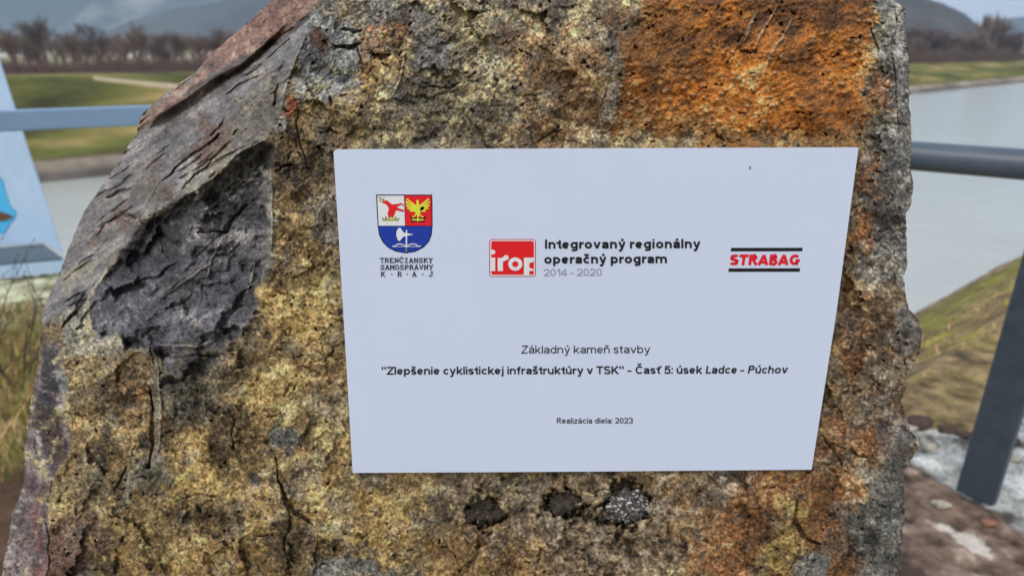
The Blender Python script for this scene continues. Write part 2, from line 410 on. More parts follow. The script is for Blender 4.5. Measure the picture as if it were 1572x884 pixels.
# top of the face: olive grey with cream lichen
region([(505, -200), (985, -200), (985, 0), (960, 60), (950, 110), (945, 180), (900, 230), (540, 235), (560, 160), (600, 120), (570, 80), (520, 40)], OLIVE, 12, 1, st(.5 * grit + .5 * f30, 2.4))
region([(770, 40), (945, 60), (945, 225), (760, 225), (790, 150)], TAN, 22, 1, st(.6 * grit + .4 * f30, 2))
region([(660, 130), (830, 140), (760, 225), (640, 225)], [(0, (62, 60, 56)), (.5, (108, 102, 88)), (.8, (136, 126, 98)), (1, (178, 164, 120))], 18, 1.2, None, .8)
for p in [[(505, -20), (625, -20), (620, 25), (585, 45), (560, 30), (520, 10)], [(630, 5), (690, 10), (665, 45), (640, 60), (628, 40)], [(640, 60), (690, 70), (688, 105), (640, 100)]]:
    region(p, GREY, 7, 1)
region([(548, 40), (600, 30), (622, 60), (612, 110), (575, 118), (555, 90)], RUST, 12, 1.2, None, .75)
region([(590, 60), (625, 65), (622, 130), (575, 130), (580, 95)], OCHRE, 8, 1)
# blue grey scar under the top left corner
region([(478, 20), (540, 30), (552, 80), (545, 115), (560, 128), (500, 150), (452, 160), (446, 120), (462, 80)], [(0, (46, 48, 54)), (.4, (92, 98, 106)), (.7, (126, 134, 142)), (1, (176, 182, 186))], 6, .8, None, 1, .7)
region([(480, 40), (497, 45), (506, 88), (492, 86), (482, 66)], [(0, (44, 26, 20)), (.6, (86, 54, 42)), (1, (120, 80, 60))], 5, .5)
region([(434, 150), (449, 152), (450, 178), (436, 176)], [(0, (96, 44, 18)), (1, (170, 88, 40))], 5, .6)
region([(424, 170), (450, 180), (440, 200), (425, 198)], GREY, 5, .6)
region([(520, 110), (552, 118), (530, 128), (515, 126)], [(0, (24, 24, 28)), (1, (60, 62, 70))], 6, .6)
# rust red upper right
R1 = region([(1000, -200), (1350, -200), (1343, 50), (1322, 75), (1345, 112), (1336, 150), (1330, 190), (1318, 232), (1090, 232), (1060, 200), (945, 205), (950, 120), (962, 60), (985, 20)], RUST, 16, 1.0, gritR)
region([(925, 20), (1040, -30), (1045, 60), (1010, 110), (1030, 205), (930, 215)], [(0, (62, 40, 24)), (.5, (112, 76, 42)), (1, (150, 112, 70))], 34, 1.0, None, .8)
region([(1150, 200), (1330, 160), (1320, 232), (1100, 232)], [(0, (44, 26, 14)), (.6, (112, 68, 30)), (1, (150, 100, 54))], 20, 1.2, None, .6)
region([(930, 70), (952, 60), (958, 130), (948, 190), (930, 195), (935, 120)], GREY, 6, .8, None, .75)
region([(1040, 195), (1330, 205), (1320, 228), (1050, 228)], OLIVE, 8, 1.3, None, .45)
# grey strip along the right edge
region([(1340, -200), (1420, -200), (1430, 440), (1310, 442), (1322, 330), (1318, 240), (1336, 165), (1322, 140), (1345, 100), (1345, 60), (1340, 20)], [(0, (30, 30, 32)), (.35, (80, 78, 78)), (.65, (130, 127, 124)), (1, (190, 188, 184))], 7, 1.2)
region([(1315, 240), (1350, 240), (1345, 300), (1318, 295)], RUST, 10, 1.3, None, .75)
region([(1305, 315), (1345, 318), (1338, 372), (1300, 375)], RUST, 10, 1.3, None, .75)
region([(1340, 120), (1372, 122), (1362, 175), (1332, 170)], RUST, 7, 1.3, None, .7)
region([(1348, 320), (1388, 330), (1385, 372), (1350, 365)], [(0, (26, 26, 28)), (.6, (66, 64, 64)), (1, (110, 106, 100))], 9, 1, None, .8)
region([(1290, 442), (1420, 430), (1425, 600), (1275, 640)], BROWN, 10, 1, st(.6 * grit + .4 * f30, 2.2))
region([(1285, 470), (1340, 445), (1315, 600), (1275, 600)], [(0, (50, 32, 16)), (.5, (118, 80, 40)), (.8, (160, 116, 62)), (1, (196, 156, 96))], 14, 1.2, None, .8)
region([(1330, 560), (1405, 555), (1400, 578), (1290, 590)], [(0, (90, 84, 72)), (.6, (140, 132, 112)), (1, (188, 180, 158))], 5, .8, None, .9)
region([(1265, 600), (1400, 585), (1385, 720), (1255, 725)], BROWN, 10, 1)
region([(1270, 660), (1380, 640), (1360, 700), (1260, 700)], RUST, 14, 1.2, None, .55)
region([(1375, 480), (1425, 490), (1420, 560), (1370, 540)], GREY, 8, 1, None, .7)
region([(1350, 625), (1420, 655), (1420, 700), (1350, 715)], GREY, 10, 1.2, None, .7)
# lower right: rust, grey flank
region([(1130, 725), (1260, 722), (1340, 715), (1345, 960), (1120, 960), (1100, 780)], [(0, (56, 36, 18)), (.35, (106, 72, 36)), (.65, (142, 98, 50)), (.9, (176, 132, 76)), (1, (204, 170, 120))], 10, 1, st(.5 * grit + .3 * f30 + .2 * f90, 2))
region([(1320, 715), (1400, 700), (1400, 960), (1335, 960), (1300, 800), (1330, 760)], [(0, (42, 44, 46)), (.4, (90, 92, 90)), (.7, (128, 128, 122)), (1, (178, 176, 166))], 10, 1.2)
region([(1280, 770), (1335, 755), (1330, 830), (1295, 820)], GREY, 16, 1.2, None, .55)
region([(1335, 800), (1355, 815), (1352, 840), (1332, 832)], [(0, (22, 24, 28)), (1, (80, 84, 92))], 5, .6)
region([(1198, 770), (1224, 770), (1222, 800), (1228, 830), (1240, 845), (1225, 884), (1150, 900), (1165, 850), (1190, 830)], [(0, (80, 66, 34)), (.4, (142, 122, 62)), (.7, (176, 156, 88)), (1, (206, 190, 128))], 8, .9)
region([(1226, 852), (1252, 846), (1268, 860), (1262, 900), (1215, 900)], [(0, (50, 52, 58)), (.5, (112, 116, 122)), (1, (176, 180, 184))], 4, .6)
# under the plaque
region([(650, 720), (1120, 720), (1100, 800), (1080, 884), (1000, 960), (780, 960), (700, 860), (660, 790)], [(0, (44, 36, 28)), (.35, (92, 78, 60)), (.65, (128, 112, 90)), (1, (170, 156, 132))], 18, 1.2, st(.5 * grit + .5 * f12, 1.9))
region([(1010, 745), (1090, 750), (1110, 800), (1080, 850), (1030, 800)], [(0, (80, 54, 28)), (.5, (138, 100, 52)), (1, (184, 150, 90))], 16, 1.3, None, .7)
region([(1080, 800), (1160, 790), (1170, 870), (1060, 880)], RUST, 20, 1.3, None, .5)
region([(770, 740), (835, 735), (830, 772), (785, 775)], [(0, (70, 68, 62)), (.6, (120, 116, 106)), (1, (168, 164, 152))], 9, 1.2, None, .7)
region([(660, 830), (770, 800), (850, 870), (760, 960), (650, 960)], [(0, (80, 58, 28)), (.5, (144, 112, 60)), (1, (190, 158, 96))], 18, 1.3, None, .7)
region([(1095, 728), (1150, 728), (1130, 770), (1070, 790)], GREY, 12, 1.3, None, .5)
region([(640, 736), (700, 728), (720, 760), (660, 800)], [(0, (50, 44, 38)), (.6, (106, 94, 78)), (1, (140, 128, 112))], 12, 1.2, None, .8)
# yellow patches low left
YEL = [(0, (52, 42, 22)), (.3, (110, 90, 46)), (.55, (160, 134, 74)), (.8, (188, 162, 94)), (1, (212, 190, 126))]
for p, am in [([(262, 660), (330, 655), (345, 720), (340, 760), (270, 765), (262, 700)], .85), ([(370, 735), (420, 745), (445, 790), (430, 860), (380, 800)], .7), ([(395, 425), (520, 430), (520, 500), (470, 540), (395, 520), (385, 470)], .7),
              ([(470, 770), (560, 740), (640, 790), (600, 860), (520, 860)], .8), ([(160, 855), (180, 825), (235, 805), (240, 815), (190, 840)], .85), ([(175, 645), (230, 640), (232, 662), (180, 668)], .8), ([(345, 590), (420, 560), (500, 600), (470, 660), (380, 650)], .55)]:
    region(p, YEL, 10, 1.2, np.clip(grit * .75 + .3, 0, 1), min(1, am * 1.15))
for p, am in [([(300, 830), (420, 800), (440, 884), (280, 884)], .6), ([(180, 870), (300, 820), (360, 900), (170, 930)], .5)]:
    region(p, [(0, (56, 42, 18)), (.4, (114, 88, 40)), (.7, (156, 124, 62)), (1, (190, 158, 90))], 22, 1.2, None, am)
DRK = [(0, (20, 17, 14)), (.5, (58, 48, 36)), (1, (108, 92, 66))]
for p, am in [([(330, 650), (365, 640), (370, 700), (345, 735), (330, 700)], .75), ([(432, 640), (495, 660), (480, 690), (430, 690)], .35), ([(270, 780), (330, 760), (320, 800), (260, 800)], .5), ([(190, 820), (240, 815), (235, 850), (200, 850)], .5), ([(420, 770), (450, 800), (440, 860), (425, 850)], .7),
              ([(255, 620), (330, 640), (290, 655), (255, 640)], .5), ([(300, 565), (330, 560), (320, 640), (300, 620)], .4), ([(110, 590), (170, 560), (160, 660), (115, 640)], .3)]:
    region(p, DRK, 12, 1.2, None, min(1, am * 1.15))
region([(110, 740), (160, 700), (180, 760), (150, 800), (110, 790)], OLIVE, 14, 1.3, None, .6)
region([(150, 595), (235, 600), (235, 640), (155, 640)], [(0, (50, 42, 34)), (.5, (104, 90, 68)), (1, (140, 124, 96))], 10, 1.1, None, .8)
region([(150, 540), (235, 555), (232, 615), (200, 625), (150, 600)], [(0, (60, 40, 16)), (.5, (146, 104, 44)), (1, (206, 158, 80))], 12, 1.5, st(grit, 2), .6)
region([(232, 545), (248, 548), (250, 600), (246, 700), (232, 715), (236, 620)], [(0, (88, 78, 64)), (.6, (126, 118, 102)), (1, (170, 162, 148))], 4, .5)
region([(248, 600), (310, 590), (310, 645), (248, 650)], [(0, (54, 50, 42)), (.6, (102, 96, 80)), (1, (130, 122, 104))], 8, 1)
region([(205, 715), (232, 690), (262, 720), (270, 745), (225, 740), (180, 790), (185, 760)], [(0, (70, 68, 62)), (.6, (122, 120, 110)), (1, (168, 164, 154))], 5, .8)
region([(403, 655), (440, 640), (470, 655), (455, 690), (430, 712), (415, 690)], [(0, (40, 44, 50)), (.5, (96, 102, 108)), (1, (166, 170, 172))], 6, 1.3)
region([(385, 720), (408, 722), (405, 748), (392, 748)], [(0, (40, 38, 42)), (.6, (96, 94, 100)), (1, (170, 168, 176))], 4, 1)
region([(78, 800), (145, 790), (160, 830), (130, 884), (78, 884)], [(0, (40, 26, 22)), (.4, (82, 58, 50)), (.8, (116, 92, 80)), (1, (158, 140, 124))], 8, 1.2)
region([(480, 300), (520, 290), (530, 350), (500, 370), (480, 350)], [(0, (50, 50, 52)), (.6, (104, 106, 110)), (1, (150, 150, 150))], 10, 1.5, None, .8)
region([(475, 860), (560, 862), (620, 884), (480, 900)], [(0, (50, 54, 60)), (.6, (112, 118, 124)), (1, (170, 172, 176))], 6, 1.3, None, .8)
# grey white film above lower left
region([(78, 470), (130, 455), (190, 500), (230, 530), (150, 545), (105, 545), (100, 520)], [(0, (74, 74, 70)), (.5, (122, 122, 112)), (1, (168, 166, 150))], 7, 1)
# purple flank on the far left
region([(-60, 1000), (-20, 700), (60, 560), (75, 520), (98, 540), (105, 600), (108, 690), (80, 735), (72, 960)], [(0, (70, 60, 66)), (.4, (106, 94, 104)), (.75, (134, 124, 134)), (1, (176, 170, 176))], 3, .35, lowf, 1, .35)
region([(45, 800), (75, 745), (72, 900), (50, 900)], [(0, (84, 46, 46)), (1, (134, 90, 84))], 8, 1, lowf, .8)
region([(64, 530), (95, 540), (98, 585), (85, 610), (108, 690), (85, 730), (62, 700), (52, 620)], [(0, (20, 18, 22)), (.6, (56, 52, 62)), (1, (116, 112, 124))], 5, .6)
region([(64, 640), (104, 640), (106, 705), (70, 700)], [(0, (22, 14, 14)), (.6, (66, 46, 42)), (1, (106, 86, 76))], 6, .8, None, .8)
region([(88, 570), (108, 572), (112, 600), (98, 612)], [(0, (70, 80, 86)), (1, (140, 150, 156))], 3, .5)
UXh = PX * .8 - PY * .6; UYh = PX * .6 + PY * .8
# the dark hollow
HOL = pmask([(418, 262), (417, 330), (416, 385), (408, 425), (386, 455), (392, 482), (366, 512), (338, 545), (318, 580), (255, 590), (250, 560), (232, 530), (195, 532), (182, 508), (150, 520), (128, 462), (165, 415), (185, 388), (212, 350), (300, 290), (362, 237), (400, 212), (424, 222)], 4, .6)
hn = fbm(UXh / 2.5, UYh, 26, 5, 99, .6)
mixc(HOL, tones(np.clip(.5 + (f2 - .5) * .7 + (hn - .5) * 1.7 + (f90 - .5) * 1.0, 0, 1), [(0, (40, 40, 48)), (.3, (62, 63, 74)), (.6, (86, 87, 100)), (.85, (114, 116, 128)), (1, (156, 158, 166))]))
rough = rough * (1 - HOL) + 0.45 * HOL
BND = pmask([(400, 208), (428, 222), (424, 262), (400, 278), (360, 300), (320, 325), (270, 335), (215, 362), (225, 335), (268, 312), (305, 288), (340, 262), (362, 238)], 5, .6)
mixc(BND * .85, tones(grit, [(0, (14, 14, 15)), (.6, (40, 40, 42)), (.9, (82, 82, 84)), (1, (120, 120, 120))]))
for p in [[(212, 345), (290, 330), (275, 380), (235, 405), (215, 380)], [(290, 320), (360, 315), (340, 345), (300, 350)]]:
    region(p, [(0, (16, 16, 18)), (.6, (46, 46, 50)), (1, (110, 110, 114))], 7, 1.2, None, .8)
region([(408, 255), (422, 262), (422, 400), (412, 425), (400, 430), (408, 380)], GREY, 3, .8, None, .8)
region([(392, 388), (400, 392), (392, 440), (380, 455), (376, 440)], GREY, 3, .8, None, .35)
region([(235, 545), (300, 560), (345, 530), (400, 480), (392, 520), (350, 590), (330, 650), (250, 660)], [(0, (48, 46, 44)), (.5, (92, 88, 80)), (1, (134, 128, 114))], 14, 1, None, .7)
region([(120, 540), (200, 545), (230, 560), (180, 600), (110, 620)], [(0, (58, 54, 46)), (.5, (104, 96, 78)), (1, (146, 134, 104))], 14, 1, None, .6)
# the pale slab on the upper left
SLAB = pmask([(505, -60), (470, 55), (452, 90), (438, 135), (430, 180), (402, 212), (362, 236), (338, 260), (302, 287), (268, 309), (222, 333), (185, 386), (150, 432), (128, 462), (90, 480), (40, 520), (40, 380), (190, 130), (400, -60)], 3, .35)
ca, sa = math.cos(math.radians(-36)), math.sin(math.radians(-36))
UX = PX * ca + PY * sa; UY = -PX * sa + PY * ca          # UX runs up the slope of the bedding
fib = fbm(UX / 7, UY, 6, 4, 21)
strk = sst(0.60, 0.72, fbm(UX / 9, UY, 5.5, 3, 22)) * sst(0.45, 0.6, f30)
mixc(SLAB, tones(st(.4 * fib + .25 * grit + .35 * f30, 2), [(0, (70, 70, 76)), (.35, (104, 104, 112)), (.65, (130, 130, 138)), (.9, (158, 158, 164)), (1, (188, 188, 190))]))
rough = rough * (1 - SLAB) + 0.35 * SLAB
region([(420, 100), (445, 120), (430, 180), (400, 208), (350, 235), (340, 215), (375, 160)], [(0, (78, 74, 68)), (.5, (118, 114, 106)), (1, (158, 152, 142))], 10, 1)
for p, am in [([(310, 190), (350, 190), (355, 215), (335, 245), (305, 248), (295, 235), (300, 205)], .85), ([(160, 330), (215, 312), (212, 335), (170, 350), (140, 370)], .85), ([(215, 255), (250, 255), (225, 300), (190, 320)], .45), ([(235, 295), (272, 285), (270, 300), (240, 318)], .8)]:
    region(p, [(0, (64, 48, 42)), (.5, (112, 88, 78)), (1, (150, 128, 114))], 7, .9, None, am)
for p in [[(205, 330), (225, 300), (242, 282), (252, 288), (222, 330), (212, 345)], [(95, 420), (170, 388), (185, 380), (150, 420), (100, 465)], [(330, 235), (362, 232), (340, 262), (300, 290), (295, 278)]]:
    region(p, [(0, (100, 98, 88)), (.5, (140, 138, 126)), (1, (182, 178, 164))], 5, .9, None, .75)
RED = pmask([(505, -30), (470, 28), (430, 54), (400, 78), (368, 92), (330, 112), (292, 150), (250, 180), (205, 215), (180, 190), (300, 60), (420, -30)], 3, .4)
mixc(RED, tones(st(.5 * grit + .5 * f30, 1.9), [(0, (72, 50, 44)), (.4, (124, 92, 80)), (.7, (150, 114, 100)), (1, (186, 160, 146))]))
region([(207, 206), (218, 176), (240, 158), (300, 112), (318, 108), (280, 140), (240, 178)], [(0, (92, 90, 88)), (.5, (130, 126, 124)), (1, (172, 168, 164))], 5, .8, None, .85)
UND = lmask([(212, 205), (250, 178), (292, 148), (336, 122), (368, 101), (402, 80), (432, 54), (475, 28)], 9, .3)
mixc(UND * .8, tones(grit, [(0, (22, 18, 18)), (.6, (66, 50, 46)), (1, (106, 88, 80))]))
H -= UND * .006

fz = (1 - SLAB) * (1 - HOL)
lum = COL.mean(-1, keepdims=True)
m = (sst(.52, .66, fbm(PX, PY, 34, 5, 96, .65)) * .42 * fz * (1 - R1 * .85))[..., None]
COL = COL * (1 - m) + lum * np.array([[[1.0, 1.0, .93]]]) * m * .92
m = sst(.60, .66, fbm(PX, PY, 17, 4, 97, .6)) * fz * (1 - R1) * .55 * sst(.45, .6, f90 * .4 + f45 * .6) * sst(1120, 950, PX)
mixc(m, tones(f2, [(0, (150, 126, 76)), (1, (216, 196, 136))])); H += m * .0022
m = sst(.61, .67, fbm(PX, PY, 13, 4, 98, .6)) * fz * .45 * (1 - .7 * R1)
mixc(m, tones(f2, [(0, (34, 30, 26)), (1, (88, 76, 60))])); H -= m * .002
# ---- relief
g8 = fbm(PX, PY, 8, 3, 41) - .5; g26 = fbm(PX, PY, 28, 4, 42) - .5; g80 = fbm(PX, PY, 85, 3, 43) - .5
chip = np.clip(wd2 - wd1, 0, .35) / .35
wa1, wa2, wai = worley(PX + (f30 - .5) * 30, PY + (f30 - .5) * 30, 34.0, 8)
wb1, wb2, wbi = worley(PX * .8 + (f30 - .5) * 40, PY * 1.2 + (f12 - .5) * 20, 16.0, 9)
rz_ = R1; gR = (fr1 - .5) * .0035 * R1
speck0 = vnoise(PX / 2.1, PY / 2.1, 301) - .5
fa = facet(PX + (f30 - .5) * 40, PY + (f12 - .5) * 22, 52.0, 201, .55)
fb = facet(PX + (f12 - .5) * 26, PY * 1.1 + (f30 - .5) * 26, 24.0, 202, .6)
fh = blur(facet(PX * .8 + PY * .3 + (f30 - .5) * 40, PY * 1.2 - PX * .25 + (f12 - .5) * 30, 66.0, 203, 1.0) + .6 * facet(PX + (f12 - .5) * 30, PY * 1.3, 30.0, 204, .9), 2)
H += gR + rough * (g8 * .0010 + speck0 * .0007 + (f2 - .5) * .0008 + g26 * .0042 + (chip - .5) * .0003 + (fa * 1.2 + fb * .6) * .00026 * (1 - .6 * R1)) + g80 * .010
H += HOL * fh * .00036
# ledges of the bedding on the slab
tr_ = UY / 30 + fbm(UX / 5, UY, 30, 4, 205) * 4.0
saw = tr_ - np.floor(tr_); saw = np.where(saw > .88, (1 - saw) / .12, saw / .88)
H += SLAB * (saw - .5) * .0075 * sst(.35, .6, f45 + (f90 - .5))
tr2 = UY / 11 + fbm(UX / 5, UY, 14, 3, 206) * 3.0; s2 = tr2 - np.floor(tr2)
H += SLAB * s2 * .0012 * sst(.45, .6, f30)
mixc(SLAB * strk * .45, C(56, 54, 60))
# stepped conchoidal breaks inside the hollow
r1 = ridged(UX, UY * 2.0, 70, 4, 33)
H += HOL * ((wai - .5) * .003 + (r1 - .5) * .009)
H += BND * ((ridged(UX / 2.2, UY, 13, 3, 35) - .5) * .016)
# dark seams and cracks: points, width, depth
CR = [([(335, 205), (312, 222), (290, 243), (268, 263), (250, 280)], 2.6, .012), ([(342, 180), (335, 196), (318, 210)], 2.2, .008), ([(190, 290), (178, 296), (165, 304)], 3.4, .014), ([(198, 288), (188, 294)], 2, .006),
      ([(250, 240), (236, 252), (225, 262)], 1.6, .006), ([(262, 222), (248, 236), (238, 242)], 1.6, .006), ([(330, 238), (312, 260), (292, 278)], 2.0, .010), ([(322, 236), (305, 252)], 1.6, .007), ([(365, 202), (358, 210)], 2.2, .008),
      ([(152, 350), (170, 338), (182, 332), (200, 318)], 2, .008), ([(195, 330), (208, 336), (218, 346)], 2.2, .01), ([(132, 398), (145, 392), (118, 408)], 1.6, .006), ([(115, 470), (128, 455), (125, 468), (108, 488), (95, 505)], 5, .016),
      ([(427, 128), (422, 150), (417, 160)], 4.5, .010), ([(437, 92), (428, 110)], 2, .006), ([(510, 68), (535, 74), (552, 66)], 5.2, .014), ([(520, 40), (540, 46), (552, 42)], 4, .010), ([(506, 70), (548, 65)], 1.4, -.004),
      ([(575, 84), (588, 88), (598, 84)], 4.6, .012), ([(588, 100), (600, 106)], 3.4, .008), ([(505, 148), (508, 162)], 2.6, .006), ([(427, 262), (440, 256), (448, 255)], 3.2, .010), ([(452, 160), (458, 180), (462, 220), (470, 260)], 1.5, .004),
      ([(428, 735), (436, 765), (448, 782), (464, 792), (480, 806)], 3.6, .012), ([(432, 765), (446, 790), (440, 830), (448, 884)], 2.6, .007), ([(420, 700), (428, 735)], 2.4, .006),
      ([(1222, 768), (1219, 785), (1221, 800), (1232, 818), (1246, 830), (1262, 834)], 3.8, .012), ([(1226, 832), (1228, 848), (1216, 868), (1208, 884)], 1.9, .006), ([(1334, 30), (1342, 60), (1350, 80)], 2, .005),
      ([(1372, 10), (1376, 40), (1368, 62), (1372, 100), (1378, 150), (1376, 200)], 2.2, .005), ([(1305, 690), (1316, 700), (1330, 700)], 2.4, .007), ([(1262, 670), (1280, 690), (1292, 715)], 2.4, .007), ([(1275, 680), (1300, 694), (1320, 698)], 2.0, .005),
      ([(232, 590), (234, 650), (232, 690), (226, 715)], 3.2, .010), ([(198, 718), (188, 740), (180, 752)], 3, .008), ([(232, 530), (234, 560)], 2, .006), ([(73, 800), (78, 830), (75, 884)], 3.0, .010), ([(82, 735), (75, 780)], 2.2, .006),
      ([(116, 778), (120, 790), (126, 786)], 2.4, .007), ([(222, 720), (228, 712)], 4, .012), ([(245, 545), (290, 552), (335, 545)], 2.0, .007), ([(250, 545), (238, 538)], 2, .005), ([(295, 400), (320, 375), (350, 345)], 1.6, .004), ([(205, 430), (240, 430), (268, 405)], 3.2, .010),
      ([(300, 355), (350, 352), (372, 318), (388, 306)], 3.2, .010), ([(330, 395), (350, 390), (368, 372)], 2.6, .006), ([(270, 770), (300, 758), (330, 760)], 2, .005), ([(420, 445), (450, 452)], 2, .004), ([(386, 484), (396, 482)], 3, .008), ([(1266, 590), (1272, 605)], 5, .012),
      ([(640, 130), (690, 135), (705, 128)], 3, .006), ([(622, 60), (620, 100), (608, 150)], 1.8, -.003), ([(826, 215), (850, 205), (862, 202)], 3, .006), ([(935, 130), (925, 165)], 1.5, .003),
      ([(1265, 588), (1262, 620), (1258, 660)], 3, .006), ([(445, 590), (440, 610)], 3, .006), ([(448, 552), (470, 545)], 2.5, .005), ([(355, 640), (362, 690)], 2, .005), ([(545, 60), (556, 100)], 2, .004)]
for pts, w, dp in CR:
    m = lmask(pts, w * .85, .35)
    H -= m * dp * .75
    if dp > 0: mixc(m * .5, C(30, 26, 22))
    else: mixc(m * .5, C(190, 184, 170))
rimk = 1
# raised rims, the light they catch painted in as pale grey
for pts, w in [([(402, 214), (380, 228), (362, 238), (350, 250), (338, 263), (318, 280), (300, 290), (290, 298)], 2.4), ([(418, 262), (418, 330), (417, 385)], 2.2), ([(360, 345), (340, 365), (325, 395), (318, 425)], 2), ([(240, 553), (247, 600), (246, 660), (240, 700)], 2.2), ([(392, 396), (388, 420), (376, 452)], 1.6),
               ([(165, 412), (158, 425), (145, 440), (138, 452)], 2.2), ([(470, 58), (452, 92), (440, 128), (430, 165)], 2.4), ([(500, 8), (470, 40), (440, 60)], 2), ([(1198, 0), (1172, 45), (1150, 85)], 2.4), ([(1165, 15), (1148, 45), (1138, 65)], 3.4), ([(1216, 30), (1200, 60), (1178, 85), (1172, 110)], 3), ([(255, 452), (300, 420), (332, 400)], 1.5), ([(330, 520), (300, 535), (245, 528)], 1.8), ([(180, 325), (205, 345), (220, 320), (245, 282)], 1.6)]:
    m = lmask(pts, w); H += m * .003; mixc(m * .55, tones(grit, [(0, (96, 94, 92)), (1, (190, 188, 182))]))
# pimples in the rust
rd1, rd2, rid = worley(PX * .8 + PY * .25, PY * 1.1 - PX * .2, 13.0, 12)
pim = R1 * (1 - sst(.14, .30, rd1)) * (rid > .55) * sst(.42, .55, f30 * .5 + f90 * .5)
H += pim * .0035; mixc(pim * .6, tones(f2, [(0, (96, 84, 74)), (1, (196, 182, 166))]))
pit = (1 - sst(.08, .2, wb1)) * (wbi > .82) * (1 - SLAB) * (1 - HOL)
H -= pit * .005; mixc(pit * .55, C(30, 24, 18))
# drill-hole hollows
PLUG = [(742, 784, 31, 25), (865, 773, 29, 24), (959, 775, 38, 36)]
for (x, y, a, b) in PLUG:
    d = np.hypot((PX - x) / a, (PY - y) / b) + (f12 - .5) * 1.0 + (f5 - .5) * .5
    m = 1 - sst(.80, 1.12, d)
    H -= m * .015; mixc(m * .8, C(34, 28, 22))
# level seat behind the plaque
PL = pmask([(505, 222), (1327, 220), (1254, 728), (535, 733)], 12, 0)
H *= (rows[:, None] > -400)
YS = YD - H
lim = .5978 + .0006 * f5
seat = pmask([(510, 226), (1322, 224), (1249, 724), (538, 728)], 4, 0)
YS = np.where(seat > .02, np.maximum(YS, lim), YS)
YS = YS * (1 - PL * .6) + np.maximum(YD * 0 + .600 + (f12 - .5) * .004, .598) * PL * .6
YS = np.where(seat > .02, np.maximum(YS, lim), YS)

speck = st(.65 * vnoise(PX / 2.1, PY / 2.1, 301) + .35 * vnoise(PX / 3.7 + 9, PY / 3.7, 302), 1.7) - .5
lum = COL.mean(-1, keepdims=True)
dk = (.25 - .17 * R1)[..., None]
COL = (COL * (1 - dk) + lum * np.array([[[1.04, 1.0, .86]]]) * dk) * np.array([[[.90, .89, .84]]])
COL = COL * (1 - R1[..., None] * np.array([[[.14, .14, .28]]]))
COL = COL * (1 + speck * (1.15 - .55 * SLAB - .45 * HOL - .3 * R1))[..., None]
COL = COL * (1 - SLAB * .24)[..., None]
COL = np.clip(COL, .006, .85)
a_ = (PX - 786) / F; b_ = (442 - PY) / F
dy = CT + b_ * ST; dz = -ST + b_ * CT
VX = a_ / dy * YS; VZ = EYE + dz / dy * YS
NB = 24                                             # vertices round the back of each ring
fv = np.stack([VX, YS, VZ], -1)
tb = np.linspace(0, 1, NB + 2)[1:-1]
Lp = fv[:, 0, :]; Rp = fv[:, -1, :]
back = np.zeros((len(rows), NB, 3))
for k, t in enumerate(tb):
    w = math.sin(math.pi * t) ** .6
    p = Rp * (1 - t) + Lp * t
    ctr = (Rp + Lp) / 2
    p[:, 0] = ctr[:, 0] + (p[:, 0] - ctr[:, 0]) * (1 - .12 * w)
    p[:, 1] += w * (.26 + .05 * np.sin(rows / 90 + 5 * t))
    p[:, 2] = Rp[:, 2] * (1 - t) + Lp[:, 2] * t + .02 * w
    back[:, k] = p
ring = np.concatenate([fv, back], 1)
NRG = NC + NB
V = ring.reshape(-1, 3)
colr = np.concatenate([COL, np.repeat(COL[:, -1:, :] * .5 + COL[:, :1, :] * .5, NB, 1)], 1).reshape(-1, 3)
ii = np.arange(len(rows) - 1)[:, None] * NRG; jj = np.arange(NRG)[None, :]; j2 = (jj + 1) % NRG
Q = np.stack([ii + jj, ii + NRG + jj, ii + NRG + j2, ii + j2], -1).reshape(-1, 4)
# cap of the crown: rings drawn in to a ridge
capn = 8; caps = []; base = ring[0]; cen = base.mean(0) + np.array([0, 0, .05])
for k in range(1, capn + 1):
    t = k / capn
    c = base * (1 - t) + cen * t; c[:, 2] = base[:, 2] * (1 - t) + cen[2] * t + .03 * math.sin(t * 1.57)
    caps.append(c)
off = len(V); V = np.concatenate([V] + caps); colr = np.concatenate([colr] + [colr[:NRG]] * capn)
prev = np.arange(NRG); Qs = [Q]
for k in range(capn):
    cur = off + k * NRG + np.arange(NRG)
    Qs.append(np.stack([cur, prev, np.roll(prev, -1), np.roll(cur, -1)], -1)); prev = cur
Q = np.concatenate(Qs)
m_rock = mat_new("boulder_stone", attr=True, rough=.72, vary=.26, scale=620, bump=.6, bscale=700, bdist=.001, spec=.35, detail=3)
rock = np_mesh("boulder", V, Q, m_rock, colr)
tag(rock, "large ochre, rust and grey foundation stone carrying the white plaque", "boulder")

def lump(name, c, rx, ry, rz, mat, parent=None, seed=0, amp=.25, n=14, freq=3.0, loc=None):
    rnd = random.Random(seed); vs = []; fs = []
    ph = [(rnd.uniform(0, 6), rnd.uniform(.6, 1.6) * freq, Vector((rnd.uniform(-1, 1), rnd.uniform(-1, 1), rnd.uniform(-1, 1)))) for _ in range(9)]
    pl = [(Vector((rnd.gauss(0, 1), rnd.gauss(0, 1), rnd.gauss(0, 1))).normalized(), rnd.uniform(.62, .92)) for _ in range(9)]
    for i in range(n + 1):
        th = math.pi * i / n
        for j in range(2 * n):
            p = 2 * math.pi * j / (2 * n)
            d = Vector((math.sin(th) * math.cos(p), math.sin(th) * math.sin(p), math.cos(th)))
            r = 1.0
            for nn, dd in pl:
                q = d.dot(nn)
                if q > dd: r = min(r, dd / q)
            r *= 1 + amp * .33 * sum(math.sin(a + f * d.dot(v) * 3) for a, f, v in ph) / 3
            vs.append((c[0] + rx * r * d.x, c[1] + ry * r * d.y, c[2] + rz * r * d.z))
    for i in range(n):
        for j in range(2 * n):
            a = i * 2 * n + j; b = i * 2 * n + (j + 1) % (2 * n)
            fs.append((a, a + 2 * n, b + 2 * n, b))
    return mesh_obj(name, vs, fs, mat, parent, True, loc=loc)
